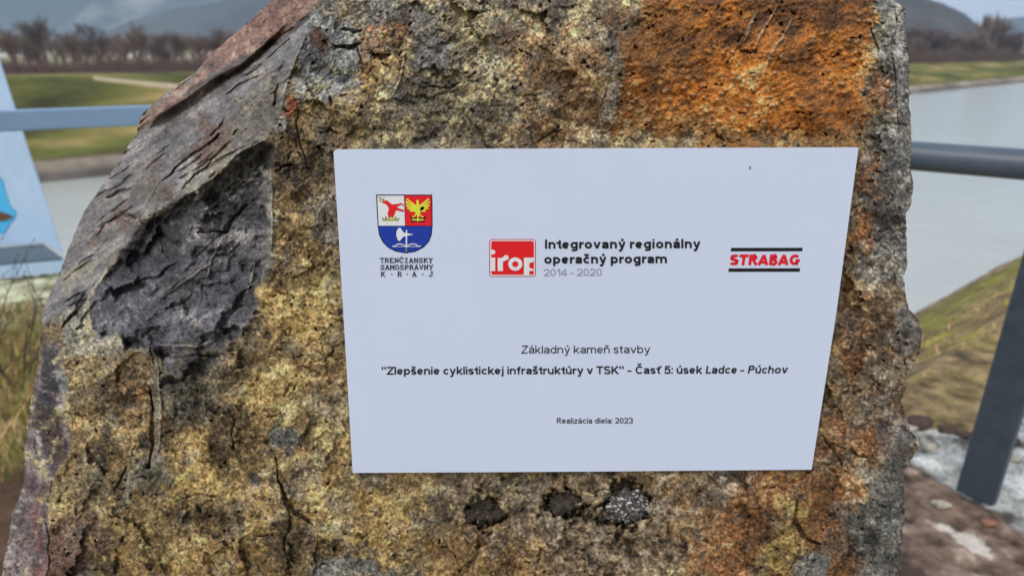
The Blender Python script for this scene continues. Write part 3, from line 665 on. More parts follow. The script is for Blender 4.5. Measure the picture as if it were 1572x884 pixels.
m_plug = [mat_new("plug_dark_brown", C(46, 38, 28), .25, .7, 260, 1.0, 300, spec=.8, bdist=.003, vary2=(260, C(190, 186, 180), .66)),
          mat_new("plug_dark_grey", C(60, 56, 48), .6, .5, 220, 1.0, 300, bdist=.003),
          mat_new("plug_speckled", C(70, 66, 66), .3, .6, 240, 1.0, 280, spec=.8, bdist=.003, vary2=(300, C(205, 205, 212), .52))]
for k, (x, y, a, b) in enumerate(PLUG):
    c = PY_(x, y, [.6135, .6125, .6105][k])
    o = lump("stone_plug", (0, 0, 0), a * .00052, .0105 if k != 1 else .0085, b * .00052, m_plug[k], rock, 11 + k, .95, 24, 4.0, loc=tuple(c))
    tag(o, ["glossy dark brown plug, leftmost of three under the plaque", "matt dark grey plug in the middle under the plaque", "speckled black and white plug, largest under the plaque"][k])

# ------------------------------------------------------------------ THE PLAQUE
YP = .5935
m_pl = mat_new("plaque_white", (.755, .815, .985), .32, .02, 5, spec=.45)
m_ple = mat_new("plaque_edge", C(186, 196, 218), .5)
plaque = empty("plaque", PY_(900, 722, YP), "white rectangular plaque with logos and Slovak text fixed on the boulder", "plaque")
cn = [PY_(512, 234, YP), PY_(514.5, 230.5, YP), PY_(519, 230, YP), PY_(900, 228.5, YP), PY_(1318, 227, YP), PY_(1284, 480, YP), PY_(1246, 720.5, YP), PY_(900, 723.5, YP), PY_(541.5, 725.5, YP), PY_(527, 480, YP)]
pv = [(p.x, YP, p.z) for p in cn] + [(p.x, YP + .0028, p.z) for p in cn]
n = len(cn)
pan = mesh_obj("panel", pv, [tuple(range(n - 1, -1, -1)), tuple(range(n, 2 * n))] + [(i, (i + 1) % n, (i + 1) % n + n, i + n) for i in range(n)], m_pl, plaque)

def ink(name, c, rough=.45):
    return mat_new(name, C(*c), rough)
K = ink("ink_black", (16, 18, 26)); RD = ink("ink_red", (196, 18, 32)); RDD = ink("ink_dark_red", (150, 50, 70)); BL = ink("ink_blue", (14, 48, 150)); WH = ink("ink_white", (208, 216, 236))
GR = ink("ink_grey", (128, 132, 160)); YE = ink("ink_yellow", (232, 200, 60)); CRIM = ink("ink_crimson", (190, 14, 42)); OLV = ink("ink_olive", (110, 106, 60))
def flat(name, polys, mat, layer=1, parent=plaque, label=None):     # polygons in photo px laid on the plaque's face
    vs = []; fs = []
    for pi_, P in enumerate(polys):
        pi_ = min(pi_, 10); s = len(vs)
        A = sum(P[i][0] * P[(i + 1) % len(P)][1] - P[(i + 1) % len(P)][0] * P[i][1] for i in range(len(P)))
        if A > 0: P = P[::-1]
        for (x, y) in P: 
            q = PY_(x, y, YP - .00014 * layer - .000012 * pi_); vs.append(tuple(q))
        fs.append(tuple(range(s, s + len(P))))
    o = mesh_obj(name, vs, fs, mat, parent)
    if label: o['label'] = label
    return o
def stroke(p, q, w):
    dx, dy = q[0] - p[0], q[1] - p[1]; L = math.hypot(dx, dy) or 1
    nx, ny = -dy / L * w / 2, dx / L * w / 2
    return [(p[0] + nx, p[1] + ny), (q[0] + nx, q[1] + ny), (q[0] - nx, q[1] - ny), (p[0] - nx, p[1] - ny)]
def circ(x, y, r, n=20, ry=None): return [(x + r * math.cos(2 * math.pi * i / n), y + (ry or r) * math.sin(2 * math.pi * i / n)) for i in range(n)]
# grotesque lettering drawn as ribbons: cap height 1, x-height X, stroke w
def arcp(cx, cy, rx, ry, a0, a1, n=9):
    return [(cx + rx * math.cos(math.radians(a0 + (a1 - a0) * k / n)), cy + ry * math.sin(math.radians(a0 + (a1 - a0) * k / n))) for k in range(n + 1)]
def smooth(P, n=4):
    Q_ = [P[0]] + P + [P[-1]]; out = []
    for k in range(1, len(Q_) - 2):
        for m in range(n):
            t = m / n; r = []
            for a in (0, 1):
                p0, p1, p2, p3 = Q_[k - 1][a], Q_[k][a], Q_[k + 1][a], Q_[k + 2][a]
                r.append(.5 * (2 * p1 + (p2 - p0) * t + (2 * p0 - 5 * p1 + 4 * p2 - p3) * t * t + (3 * p1 - p0 - 3 * p2 + p3) * t ** 3))
            out.append(tuple(r))
    return out + [P[-1]]
def glyph(ch, w):
    h = w / 2; X = .735; A = 1.0
    base = {'á': 'a', 'ý': 'y', 'ú': 'u', 'í': 'ı', 'š': 's', 'č': 'c', 'ň': 'n', 'Č': 'C', 'ť': 't'}.get(ch, ch)
    o = lambda W, y0=0, y1=X, a0=0, a1=360: arcp(W / 2, (y0 + y1) / 2, W / 2 - h, (y1 - y0) / 2 - h, a0, a1, 20)
    arch = lambda x0, x1: arcp((x0 + x1) / 2, X - .3, (x1 - x0) / 2, .3 - h, 180, 0)
    sc_ = lambda W, T: smooth([(W - h, T * .78), (W * .72, T - h * 1.15), (W * .5, T - h), (W * .27, T - h * 1.2), (h, T * .755), (W * .2, T * .60), (W * .55, T * .50), (W * .84, T * .40), (W - h, T * .25), (W * .76, h * 1.15), (W * .48, h), (W * .25, h * 1.2), (h * .9, T * .23)])
    G_ = {
     'I': (w, [[(h, 0), (h, A)]]), 'l': (w, [[(h, 0), (h, A)]]), 'ı': (w, [[(h, 0), (h, X)]]), 'i': (w, [[(h, 0), (h, X)], [(h, .84), (h, A)]]),
     'j': (w + .04, [[(h + .04, X), (h + .04, -.1)] + arcp(-.04, -.1, .08 + h, .17 - h, 0, -80, 5)[1:], [(h + .04, .84), (h + .04, A)]]),
     'n': (.6, [[(h, 0), (h, X)], arch(h, .6 - h) + [(.6 - h, 0)]]), 'h': (.6, [[(h, 0), (h, A)], arch(h, .6 - h) + [(.6 - h, 0)]]),
     'm': (.96, [[(h, 0), (h, X)], arch(h, .48) + [(.48, 0)], arch(.48, .96 - h) + [(.96 - h, 0)]]),
     'u': (.6, [[(.6 - h, 0), (.6 - h, X)], [(h, X), (h, .3)] + arcp(.3, .3, .3 - h, .3 - h, 180, 360)[1:]]),
     'r': (.38, [[(h, 0), (h, X)], arcp(.40, X - .34, .40 - h, .34 - h, 170, 92, 6)]),
     'a': (.58, [[(.05, X * .74)] + arcp(.29, X * .70, .29 - h, X * .30 - h, 150, 0) + [(.58 - h, 0)], [(.58 - h, .44), (.3, .395)] + arcp(.24, .215, .24 - h, .18 - h * .6, 95, 285, 10) + [(.58 - h, .17)]]),
     'e': (.6, [[(h, X * .49), (.6 - h * 1.2, X * .49)], arcp(.3, X / 2, .3 - h, X / 2 - h, 0, 322, 18)]), 'o': (.64, [o(.64)]),
     'c': (.56, [arcp(.31, X / 2, .31 - h, X / 2 - h, 42, 318, 16)]), 'C': (.74, [arcp(.4, .5, .4 - h, .5 - h, 42, 318, 16)]),
     'g': (.62, [o(.62), [(.62 - h, X), (.62 - h, -.06)] + arcp(.31, -.06, .31 - h, .22 - h, 0, -150, 8)[1:]]),
     'd': (.62, [o(.62), [(.62 - h, 0), (.62 - h, A)]]), 'b': (.62, [o(.62), [(h, 0), (h, A)]]), 'p': (.62, [o(.62), [(h, -.27), (h, X)]]),
     't': (.36, [[(.05 + w * .9, X + .2), (.05 + w * .9, .17)] + arcp(.05 + w * .9 + .15, .19, .15, .19 - h, 180, 275, 5)[1:], [(0, X - h), (.36, X - h)]]),
     'f': (.38, [[(.04 + w * .8, 0), (.04 + w * .8, .8)] + arcp(.04 + w * .8 + .17, .8, .17, .2 - h, 180, 85, 5)[1:], [(0, X - h), (.36, X - h)]]),
     'k': (.57, [[(h, 0), (h, A)], [(.52, X), (h + .02, .27)], [(.22, .40), (.54, 0)]]), 's': (.52, [sc_(.52, X)]), 'S': (.64, [sc_(.64, A)]),
     'v': (.6, [[(h * .8, X), (.3, h * .3)], [(.3, h * .3), (.6 - h * .8, X)]]), 'y': (.6, [[(h * .8, X), (.31, .06)], [(.6 - h * .8, X), (.27, -.14), (.2, -.25 + h * .2), (.08, -.27 + h)]]),
     'z': (.52, [[(.02, X - h), (.5 - h * .3, X - h), (h * .8, h), (.52, h)]]), 'Z': (.64, [[(.03, A - h), (.62 - h * .3, A - h), (h * .8, h), (.64, h)]]),
     'T': (.66, [[(.33, 0), (.33, A)], [(0, A - h), (.66, A - h)]]), 'K': (.7, [[(h, 0), (h, A)], [(.64, A), (h + .03, .36)], [(.26, .54), (.67, 0)]]),
     'L': (.52, [[(h, A), (h, h), (.52, h)]]), 'P': (.64, [[(h, 0), (h, A)], [(h, A - h), (.36, A - h)] + arcp(.36, .7, .28 - h, .3 - h, 90, -90, 9) + [(h, .4 + h)]]),
     'R': (.68, [[(h, 0), (h, A)], [(h, A - h), (.38, A - h)] + arcp(.38, .72, .28 - h, .28 - h, 90, -90, 9) + [(h, .44 + h)], [(.36, .46), (.64, 0)]]),
     'A': (.76, [[(h * .6, 0), (.38, A - h * .4)], [(.38, A - h * .4), (.76 - h * .6, 0)], [(.18, .27), (.58, .27)]]), 'B': (.66, [[(h, 0), (h, A)], [(h, A - h), (.36, A - h)] + arcp(.36, .745, .22 - h * .7, .255 - h, 90, -90, 7) + [(h, .49)], [(h, .49), (.38, .49)] + arcp(.38, .27, .28 - h, .27 - h * .6, 78, -90, 7)[1:] + [(h, h)]]),
     'G': (.78, [arcp(.41, .5, .41 - h, .5 - h, 42, 330, 16) + [(.78 - h, .12), (.78 - h, .48 - h * .3)], [(.46, .42), (.78, .42)]]), '0': (.6, [arcp(.3, .5, .3 - h, .5 - h, 0, 360, 20)]), '1': (.4, [[(.4 - h, 0), (.4 - h, A)], [(.4 - h, A - h * .6), (.06, .74)]]),
     '2': (.6, [smooth([(h, .7), (.12, .88), (.3, A - h), (.48, .88), (.6 - h, .7), (.46, .46), (.24, .24), (h, h)], 3) + [(.6, h)]]),
     '3': (.6, [smooth([(h, .76), (.14, .91), (.3, A - h), (.5, .88), (.53, .72), (.44, .57), (.28, .53)], 3), smooth([(.28, .53), (.48, .47), (.6 - h, .29), (.5, .1), (.3, h), (.12, .1), (h * .8, .26)], 3)]),
     '4': (.62, [[(.62 - h - .1, 0), (.62 - h - .1, A)], [(.62 - h - .1, A - h), (.05, .32), (.05, .23 + h * .2), (.62, .23 + h * .2)]]),
     '5': (.6, [[(.54, A - h), (.15, A - h), (.1, .5)] + smooth([(.14, .54), (.32, .62), (.5, .52), (.6 - h, .33), (.5, .11), (.3, h), (.12, .1), (h * .8, .25)], 3)]),
     ':': (w, [[(h, 0), (h, w)], [(h, X - w), (h, X)]]), '-': (.34, [[(0, .36), (.34, .36)]]), '"': (w * 2.4, [[(h, .66), (h, A)], [(h + w * 1.4, .66), (h + w * 1.4, A)]]), ' ': (.2, [])}
    W, L = G_[base]; L = [list(p) for p in L]; cx = W / 2; t = X if base != 'C' else A
    if ch in 'áýúí': L.append([(cx - .04, t + .10), (cx + .12, t + .28)])
    if ch in 'šňčČ': L.append([(cx - .17, t + .27), (cx, t + .12), (cx + .17, t + .27)])
    if ch == 'ť': L.append([(W + .08, A), (W + .04, .76)]); W += .1
    return W, L
def text2(body, x0, x1, yb0, yb1, cap, mat, w=.2, gap=.06, shear=0.0, parent=None):
    X_ = 0; strokes = []
    for ch in body:
        W, L = glyph(ch, w)
        for P in L: strokes.append([(x + X_, y) for x, y in P])
        X_ += W + gap
    tot = X_ - gap; vs = []; fs = []
    kx = (x1 - x0) / tot; wy = w * cap / 2; wx = wy
    for si, P in enumerate(strokes):
        Q_ = [(x0 + x * kx + shear * y * cap, yb0 + (yb1 - yb0) * x / tot - y * cap) for x, y in P]
        n = len(Q_); s0 = len(vs); closed = math.hypot(Q_[0][0] - Q_[-1][0], Q_[0][1] - Q_[-1][1]) < .01
        for k in range(n):
            a = Q_[k - 1] if k > 0 else (Q_[-2] if closed else None); b = Q_[k + 1] if k < n - 1 else (Q_[1] if closed else None)
            def nrm(p, q):
                dx, dy = q[0] - p[0], q[1] - p[1]; l = math.hypot(dx, dy) or 1e-6; return (-dy / l, dx / l)
            n1 = nrm(a, Q_[k]) if a else None; n2 = nrm(Q_[k], b) if b else None
            n1 = n1 or n2; n2 = n2 or n1
            mx_, my_ = n1[0] + n2[0], n1[1] + n2[1]; l = math.hypot(mx_, my_) or 1e-6; mx_ /= l; my_ /= l
            c_ = max(.45, mx_ * n1[0] + my_ * n1[1]); ww = wy / c_
            for sg in (1, -1): vs.append(tuple(PY_(Q_[k][0] + sg * mx_ * ww, Q_[k][1] + sg * my_ * ww, YP - .0003 - 2e-6 * (si % 40))))
        for k in range(n - 1): fs.append((s0 + 2 * k, s0 + 2 * k + 1, s0 + 2 * k + 3, s0 + 2 * k + 2))
    return mesh_obj("lettering", vs, fs, mat, parent or plaque)
text2("Integrovaný regionálny", 836, 1075.5, 382, 381, 14.2, K, .225, .045)
text2("operačný program", 835, 1024.5, 405, 404, 14.2, K, .225, .045)
text2("2014 - 2020", 834.5, 924, 424, 423.5, 11.3, GR, .14, .07)
text2("Základný kameň stavby", 800.5, 998, 542.5, 542, 12.2, K, .13, .085)
text2('"Zlepšenie cyklistickej infraštruktúry v TSK"', 585.5, 958, 575, 574, 12.2, K, .19, .055)
text2("-", 963, 969.5, 573.8, 573.8, 12.2, K, .17)
text2("Časť 5: úsek", 975, 1077.5, 573.8, 573.4, 12.2, K, .19, .055, .05)
text2("Ladce", 1083, 1131, 573.4, 573.2, 12.2, K, .19, .055, .14)
text2("-", 1136.5, 1142.5, 573.2, 573.2, 12.2, K, .17)
text2("Púchov", 1147.5, 1208.5, 573.2, 573, 12.2, K, .19, .055, .2)
text2("Realizácia diela: 2023", 854.8, 971.4, 649.8, 649.6, 8.6, K, .15, .10)
# builder's logo: two bars and slanted red capitals
logo = empty("company_logo", (0, 0, 0), None, None); logo.parent = plaque; del_ = logo
logo.location = PY_(1175, 399, YP) - plaque.location
flat("bar", [[(1122.6, 380.5), (1232.4, 380.3), (1231.6, 385.8), (1121.6, 386)]], K, 1, logo)
flat("bar", [[(1118.8, 411.9), (1228.4, 411.7), (1227.6, 417.2), (1118, 417.4)]], K, 1, logo)
text2("STRABAG", 1119.5, 1227, 407.2, 407.0, 16.6, CRIM, .27, .03, .13, logo)
# programme logo: rounded red square with white letters cut by its border
pg = empty("programme_logo", (0, 0, 0), None, None); pg.parent = plaque; pg.location = PY_(787, 396, YP) - plaque.location
def rr(x0, y0, x1, y1, r, n=5):
    out = []
    for cx, cy, a0 in ((x1 - r, y0 + r, -90), (x1 - r, y1 - r, 0), (x0 + r, y1 - r, 90), (x0 + r, y0 + r, 180)):
        for k in range(n + 1):
            a = math.radians(a0 + 90 * k / n); out.append((cx + r * math.cos(a), cy + r * math.sin(a)))
    return out
flat("border", [rr(751, 367, 822.6, 425, 5)], RDD, 1, pg)
flat("inset", [rr(752.3, 368.3, 821.3, 423.8, 4)], WH, 2, pg)
flat("red_field", [rr(754, 370, 819.6, 421.8, 3)], RD, 3, pg)
lp = [stroke((757, 395.5), (757, 416), 6.4), circ(756.5, 387, 3.8, 14), [(753.2, 395.5), (754.6, 395.5), (754.6, 416), (753.2, 416)],
      stroke((768, 396), (768, 416), 8), circ(777, 395.5, 4.0, 14), [(770, 396), (776, 392.5), (779, 398), (772, 402)],
      [(804.3, 395.5), (819.8, 395.5), (819.8, 401.5), (812.5, 404), (812.5, 411), (819.8, 413.5), (819.8, 415.5), (812.5, 416), (812.5, 423), (804.3, 423)]]
flat("letter", lp, WH, 4, pg)
flat("letter", [circ(791, 405.3, 10.8, 28, 10.2)], WH, 5, pg)
flat("letter_hole", [circ(791, 405.5, 4.8, 20, 4.6)], RD, 6, pg)
# regional coat of arms
arms = empty("coat_of_arms", (0, 0, 0), None, None); arms.parent = plaque; arms.location = PY_(621, 345, YP) - plaque.location
def shield(g):
    L = [(578 - g, 299.5 - g), (579 - g, 320), (580.5 - g, 347), (582.5 - g, 361), (587.5 - g * .8, 371 + g * .5), (596 - g * .6, 380 + g * .7), (608 - g * .3, 385.8 + g), (623 , 388.3 + g)]
    R = [(638 + g * .3, 385.8 + g), (650 + g * .6, 379.5 + g * .7), (658 + g * .8, 371 + g * .5), (662 + g, 361), (663.4 + g, 347), (663.2 + g, 320), (662.8 + g, 299.5 - g)]
    return L + R
flat("outline", [shield(.7)], K, 1, arms)
S = shield(-.7)
flat("white_field", [[(579, 300.6), (620, 300.6), (621.8, 346.6), (581.3, 346.6)]], WH, 2, arms)
flat("red_field", [[(621, 300.6), (662, 300.6), (662.6, 346.6), (622.8, 346.6)]], RD, 2, arms)
flat("blue_field", [[(581.3, 347.4)] + [p for p in S if p[1] > 350] + [(662.6, 347.4)]], BL, 2, arms)
stag = [(590, 308), (594, 307.5), (598, 311), (602, 314), (606, 313.5), (611, 313), (616, 311.5), (618, 313.5), (613, 316), (609, 318), (613, 320), (619, 322), (619.5, 325.5), (613, 324), (608, 323), (606, 328), (604, 334), (596, 334), (595, 327), (597, 321), (594, 315), (590, 312.5), (586, 312)]
flat("stag", [stag], RD, 3, arms)
flat("antlers", [stroke((590, 309), (583, 305), 1.5), stroke((583, 305), (580.5, 302), 1.2), stroke((584, 306), (585, 302), 1.1), stroke((588, 307.5), (590, 303), 1.1), stroke((588, 310), (581.5, 308), 1.1)], OLV, 3, arms)
flat("hooves", [circ(618.5, 315, 1.2, 8), circ(619, 323.8, 1.2, 8)], K, 4, arms)
flat("crown", [stroke((588, 337.5), (612, 337.5), 2.4), [(586, 333), (590, 337), (588, 339)], [(592, 331), (595, 337), (591, 337)], [(599, 331), (603, 335), (600, 338), (597, 335)], [(608, 331), (608, 337), (605, 337)], [(613.5, 333), (611, 339), (610, 337)]], OLV, 4, arms)
flat("crown", [circ(600.5, 335.5, 2, 8), stroke((591, 338.3), (609, 338.3), .9)], YE, 5, arms)
eagle = [[(639, 307.5), (642, 307), (643.2, 310), (643, 313), (645.5, 318), (645.5, 326), (643, 332), (640.5, 332), (637.5, 326), (637.5, 318), (639.5, 313)]]
for sx in (-1, 1):
    for (ax, ay, bx, by) in ((4, 316, 17, 305.5), (4, 318, 18.5, 310), (4, 320, 18, 315), (4, 322, 16, 319.5), (3.5, 324, 12, 323.5)):
        eagle.append(stroke((641.3 + sx * ax, ay), (641.3 + sx * bx, by), 2.6))
    eagle.append(stroke((641.3 + sx * 2, 327), (641.3 + sx * 5.5, 333), 1.7))
    eagle.append([(641.3 + sx * 3, 314.5), (641.3 + sx * 9, 311), (641.3 + sx * 10, 321), (641.3 + sx * 3, 325)])
flat("eagle", eagle, YE, 4, arms)
flat("crown", [stroke((630, 335), (654, 335), 2), stroke((631, 340), (652, 340), 2.2), stroke((630, 332), (635, 339), 1.6), stroke((653, 332), (648, 339), 1.6)], K, 3, arms)
flat("crown", [stroke((633, 337.4), (650, 337.4), 2.2), stroke((641.5, 331), (641.5, 340), 2), circ(634, 333, 1.2, 8), circ(649, 333, 1.2, 8)], YE, 5, arms)
flat("axe", [[(611, 350.5), (614.5, 349.5), (617.5, 354), (620, 357.5), (623, 357), (623, 363), (619.5, 363), (616.5, 366.5), (614, 370), (611, 369), (608.3, 362), (608.6, 356)], [(623, 353), (625, 353), (625, 386.5), (622.6, 386.5)], [(625, 358), (635, 360), (625, 362)]], WH, 3, arms)
bow = []
bp = [(602.5, 377.5), (606, 378.3), (609, 375.5), (614, 374.2), (618.5, 375.5), (623.5, 378.5), (629, 375.5), (634, 374.2), (639, 375.5), (642, 378.3), (645.8, 377.5)]
for p, q in zip(bp, bp[1:]): bow.append(stroke(p, q, 1.5))
bow.append(stroke((603, 378.6), (645, 378.6), .7))
flat("bow", bow, WH, 4, arms)
flat("axe_shaft", [[(622.6, 380), (625, 380), (625, 386.5), (622.8, 386.5)]], OLV, 5, arms)
# slab-serif lettering drawn stroke by stroke
def sf(x, y, w=.34): return [((x - w / 2, y), (x + w / 2, y))]
GL = {
 'T': [((.5, 0), (.5, 1)), ((.05, 1), (.95, 1)), ((.05, 1), (.05, .78)), ((.95, 1), (.95, .78))] + sf(.5, 0, .4),
 'R': [((.18, 0), (.18, 1)), ((.05, 1), (.6, 1)), ((.6, 1), (.8, .86)), ((.8, .86), (.8, .66)), ((.8, .66), (.6, .5)), ((.6, .5), (.18, .5)), ((.5, .5), (.82, 0))] + sf(.16, 0) + sf(.86, 0, .24),
 'E': [((.18, 0), (.18, 1)), ((.05, 1), (.85, 1)), ((.05, 0), (.88, 0)), ((.18, .52), (.6, .52)), ((.85, 1), (.85, .78)), ((.88, 0), (.88, .24))],
 'N': [((.18, 0), (.18, 1)), ((.18, 1), (.82, 0)), ((.82, 0), (.82, 1))] + sf(.16, 0) + sf(.12, 1, .26) + sf(.84, 1),
 'C': [((.9, .8), (.65, 1)), ((.65, 1), (.35, 1)), ((.35, 1), (.12, .75)), ((.12, .75), (.12, .25)), ((.12, .25), (.35, 0)), ((.35, 0), (.68, 0)), ((.68, 0), (.9, .2)), ((.9, 1), (.9, .72))],
 'I': [((.5, 0), (.5, 1))] + sf(.5, 0, .7) + sf(.5, 1, .7),
 'A': [((.15, 0), (.5, 1)), ((.5, 1), (.85, 0)), ((.28, .36), (.72, .36)), ((.3, 1), (.5, 1))] + sf(.15, 0) + sf(.85, 0),
 'S': [((.85, .8), (.65, 1)), ((.65, 1), (.35, 1)), ((.35, 1), (.15, .8)), ((.15, .8), (.3, .56)), ((.3, .56), (.7, .46)), ((.7, .46), (.86, .25)), ((.86, .25), (.66, 0)), ((.66, 0), (.32, 0)), ((.32, 0), (.13, .2)), ((.85, 1), (.85, .76)), ((.13, 0), (.13, .26))],
 'K': [((.18, 0), (.18, 1)), ((.18, .42), (.78, 1)), ((.42, .62), (.85, 0))] + sf(.18, 0) + sf(.18, 1) + sf(.8, 1, .3) + sf(.86, 0, .28),
 'Y': [((.15, 1), (.5, .48)), ((.85, 1), (.5, .48)), ((.5, .48), (.5, 0))] + sf(.15, 1, .3) + sf(.85, 1, .3) + sf(.5, 0, .4),
 'M': [((.14, 0), (.14, 1)), ((.14, 1), (.5, .4)), ((.5, .4), (.86, 1)), ((.86, 1), (.86, 0))] + sf(.14, 0, .3) + sf(.86, 0, .3) + sf(.08, 1, .2) + sf(.92, 1, .2),
 'O': [((.35, 1), (.65, 1)), ((.65, 1), (.88, .72)), ((.88, .72), (.88, .28)), ((.88, .28), (.65, 0)), ((.65, 0), (.35, 0)), ((.35, 0), (.12, .28)), ((.12, .28), (.12, .72)), ((.12, .72), (.35, 1))],
 'P': [((.2, 0), (.2, 1)), ((.06, 1), (.65, 1)), ((.65, 1), (.86, .84)), ((.86, .84), (.86, .62)), ((.86, .62), (.65, .45)), ((.65, .45), (.2, .45))] + sf(.24, 0, .42),
 'V': [((.14, 1), (.5, 0)), ((.86, 1), (.5, 0))] + sf(.14, 1, .3) + sf(.86, 1, .3),
 'J': [((.7, 1), (.7, .22)), ((.7, .22), (.5, 0)), ((.5, 0), (.28, 0)), ((.28, 0), (.12, .2)), ((.12, .2), (.12, .36))] + sf(.66, 1, .56)}
def slab(chars, yb, h, wch):
    polys = []
    for ch, x in chars:
        acc = None
        if ch == 'Č': ch, acc = 'C', 'v'
        if ch == 'Á': ch, acc = 'A', 'a'
        if ch == '.': polys.append(circ(x + wch / 2, yb - h * .5, 1.1, 8)); continue
        for (p, q) in GL[ch]: polys.append(stroke((x + p[0] * wch, yb - p[1] * h), (x + q[0] * wch, yb - q[1] * h), 1.35))
        if acc == 'v': polys += [stroke((x + wch * .3, yb - h * 1.42), (x + wch * .5, yb - h * 1.16), .9), stroke((x + wch * .7, yb - h * 1.42), (x + wch * .5, yb - h * 1.16), .9)]
        if acc == 'a': polys.append(stroke((x + wch * .7, yb - h * 1.42), (x + wch * .48, yb - h * 1.16), .9))
    flat("lettering", polys, K, 3, arms)
st_ = (665 - 583.2) / 11
slab([(c, 583.2 + i * st_) for i, c in enumerate("TRENČIANSKY")], 403, 6.5, 6.6)
slab([(c, 583.8 + i * st_) for i, c in enumerate("SAMOSPRÁVNY")], 413.6, 6.5, 6.6)
slab([('K', 584.5), ('.', 598), ('R', 610), ('.', 621.4), ('A', 632.6), ('.', 645.6), ('J', 658.2)], 424.2, 6.6, 6.8)
flat("scuff", [circ(1151.5, 258, 1.7, 9, 2.6)], ink("scuff_grey", (92, 100, 118)), 1)
flat("scuff", [circ(1114, 511, .9, 7)], ink("scuff_pale_grey", (130, 138, 160)), 1)

# ------------------------------------------------------------------ GROUND, CANAL, FAR BANK
U = Vector((.74667, .66519)); N = Vector((-.66519, .74667))       # along and across the canal
ZW = -1.6; N0, N1 = 2.95, 19.84
def crest_z(t): return np.interp(t, [-40, 5.4, 86, 200], [.6, .43, -.35, -.7])
# near ground: fine sheet
gx = np.concatenate([np.linspace(-6, .9, 180), np.linspace(.92, 2.6, 170), np.linspace(2.64, 7, 110)]); gy = np.concatenate([np.linspace(.2, 1.4, 30), np.linspace(1.42, 3.4, 200), np.linspace(3.43, 13, 230)])
GX, GY = np.meshgrid(gx, gy)
tt = GX * U.x + GY * U.y; nn = GX * N.x + GY * N.y
edge = 1.02 + .12 * (fbm(GX * 10, GY * 10, 6, 2, 3) - .5)
plat = np.clip(((2.0 - .667 * (GX - 1.6)) + .9 - GY) * 3, -1, 1)          # side of the pier towards the rail
leftp = (GX < 0.3) & (GY < 5.15 + .556 * (GX + 2.0)) & (GY < 3.3 - .667 * (GX - 1.0) + .35)
z_bank = np.where(nn < edge, 0.0, -(nn - edge) / (N0 - edge) * 1.6)
z_bank = np.where(nn > N0, -1.6 - (nn - N0) * .6, z_bank)
GZ = np.where(leftp, 0.0, z_bank)
GZ += (fbm(GX * 10, GY * 10, 4, 4, 8) - .5) * .05 + (fbm(GX * 10, GY * 10, 1.0, 3, 9) - .5) * .014 * np.where(nn < N0, 1, 0)
gpx, gpy = proj(GX, GY, GZ)
gw = (fbm(GX * 10, GY * 10, 2.2, 4, 50)); gw2 = fbm(GX * 10, GY * 10, .6, 3, 51); gw3 = fbm(GX * 10, GY * 10, .9, 3, 52)
def gt(n, stops):
    xs = [s[0] for s in stops]; out = np.empty(n.shape + (3,)); cs = [np.array(C(*s[1])) for s in stops]
    for k in range(3): out[..., k] = np.interp(n, xs, [c[k] for c in cs])
    return out
gc = gt(st(gw * .5 + gw2 * .5, 2.2), [(0, (62, 56, 42)), (.5, (122, 108, 80)), (1, (168, 152, 118))])
def gm(m, c):
    global gc
    gc = gc * (1 - m[..., None]) + c * m[..., None]
lt = (GX < 0).astype(float)
# left: soil close by, straw and green beyond, pale lichened kerb at the far edge
gm(lt * sst(2.35, 2.1, GY) , gt(gw2, [(0, (40, 32, 26)), (1, (92, 74, 60))]))
gm(lt * sst(3.5, 3.8, GY), gt(st(gw2, 2.5), [(0, (98, 100, 82)), (.5, (150, 152, 128)), (1, (200, 202, 178))]))
# right bank: moss near the water, dry grass above
rt = (1 - lt)
gm(rt * sst(.42, .58, gw3 * .4 + gw * .6) * .6, gt(st(gw2, 2), [(0, (66, 62, 38)), (1, (120, 112, 64))]))
gm(rt * sst(1.5, 2.0, nn + (gw - .5) * 2.6) * .95, gt(st(gw2 * .5 + gw * .5, 2.4), [(0, (60, 60, 34)), (.5, (98, 102, 46)), (1, (138, 138, 68))]))
gm(rt * sst(2.45, 2.75, nn + (gw - .5) * .5), gt(st(gw2, 2.5), [(0, (70, 60, 52)), (.6, (112, 98, 84)), (1, (150, 136, 118))]))
# pale crumbled stone paving and the brown slab by the post
pav = rt * (GY < 2.52 + (gw - .5) * .5)
gm(pav.astype(float), gt(st(gw3, 2.2), [(0, (72, 74, 72)), (.25, (128, 134, 136)), (.7, (158, 166, 170)), (1, (186, 194, 198))]))
# line of the brown slab's edge runs (1400,705) .. (1572,810)
E0 = G(1392, 705); E1 = G(1572, 815)
side = (GX - E0.x) * (E1.y - E0.y) - (GY - E0.y) * (E1.x - E0.x)
L_ = math.hypot(E1.x - E0.x, E1.y - E0.y); side = side / L_
slabm = rt * sst(-.02, .03, side + (gw2 - .5) * .06)
gm(slabm, gt(st(gw * .4 + gw2 * .3 + fbm(GX * 10, GY * 10, .35, 3, 58) * .3, 3.0), [(0, (44, 37, 33)), (.35, (88, 76, 69)), (.7, (122, 108, 99)), (1, (168, 154, 145))]))
c1_, c2_, c3_ = worley(GX * 10 + gw2 * .3, GY * 10, .24, 31); cb = np.clip(c2_ - c1_, 0, .5) * 2
GZ += pav * (1 - slabm) * (cb * .006 + (c3_ - .5) * .006)
gc = gc * (1 - (pav * (1 - slabm) * (1 - sst(.05, .3, cb)) * .4)[..., None])
GZ += slabm * (.012 + (gw2 - .5) * .02)
spx = (sst(.0, .02, side) * np.exp(-(((gpx - 1495) / 34) ** 2 + ((gpy - 842 - (gpx - 1495) * .5) / 13) ** 2)) * 1.5 + np.exp(-(((gpx - 1445) / 16) ** 2 + ((gpy - 815) / 6) ** 2))) * rt
gw5 = fbm(GX * 10, GY * 10, .45, 4, 57, .7)
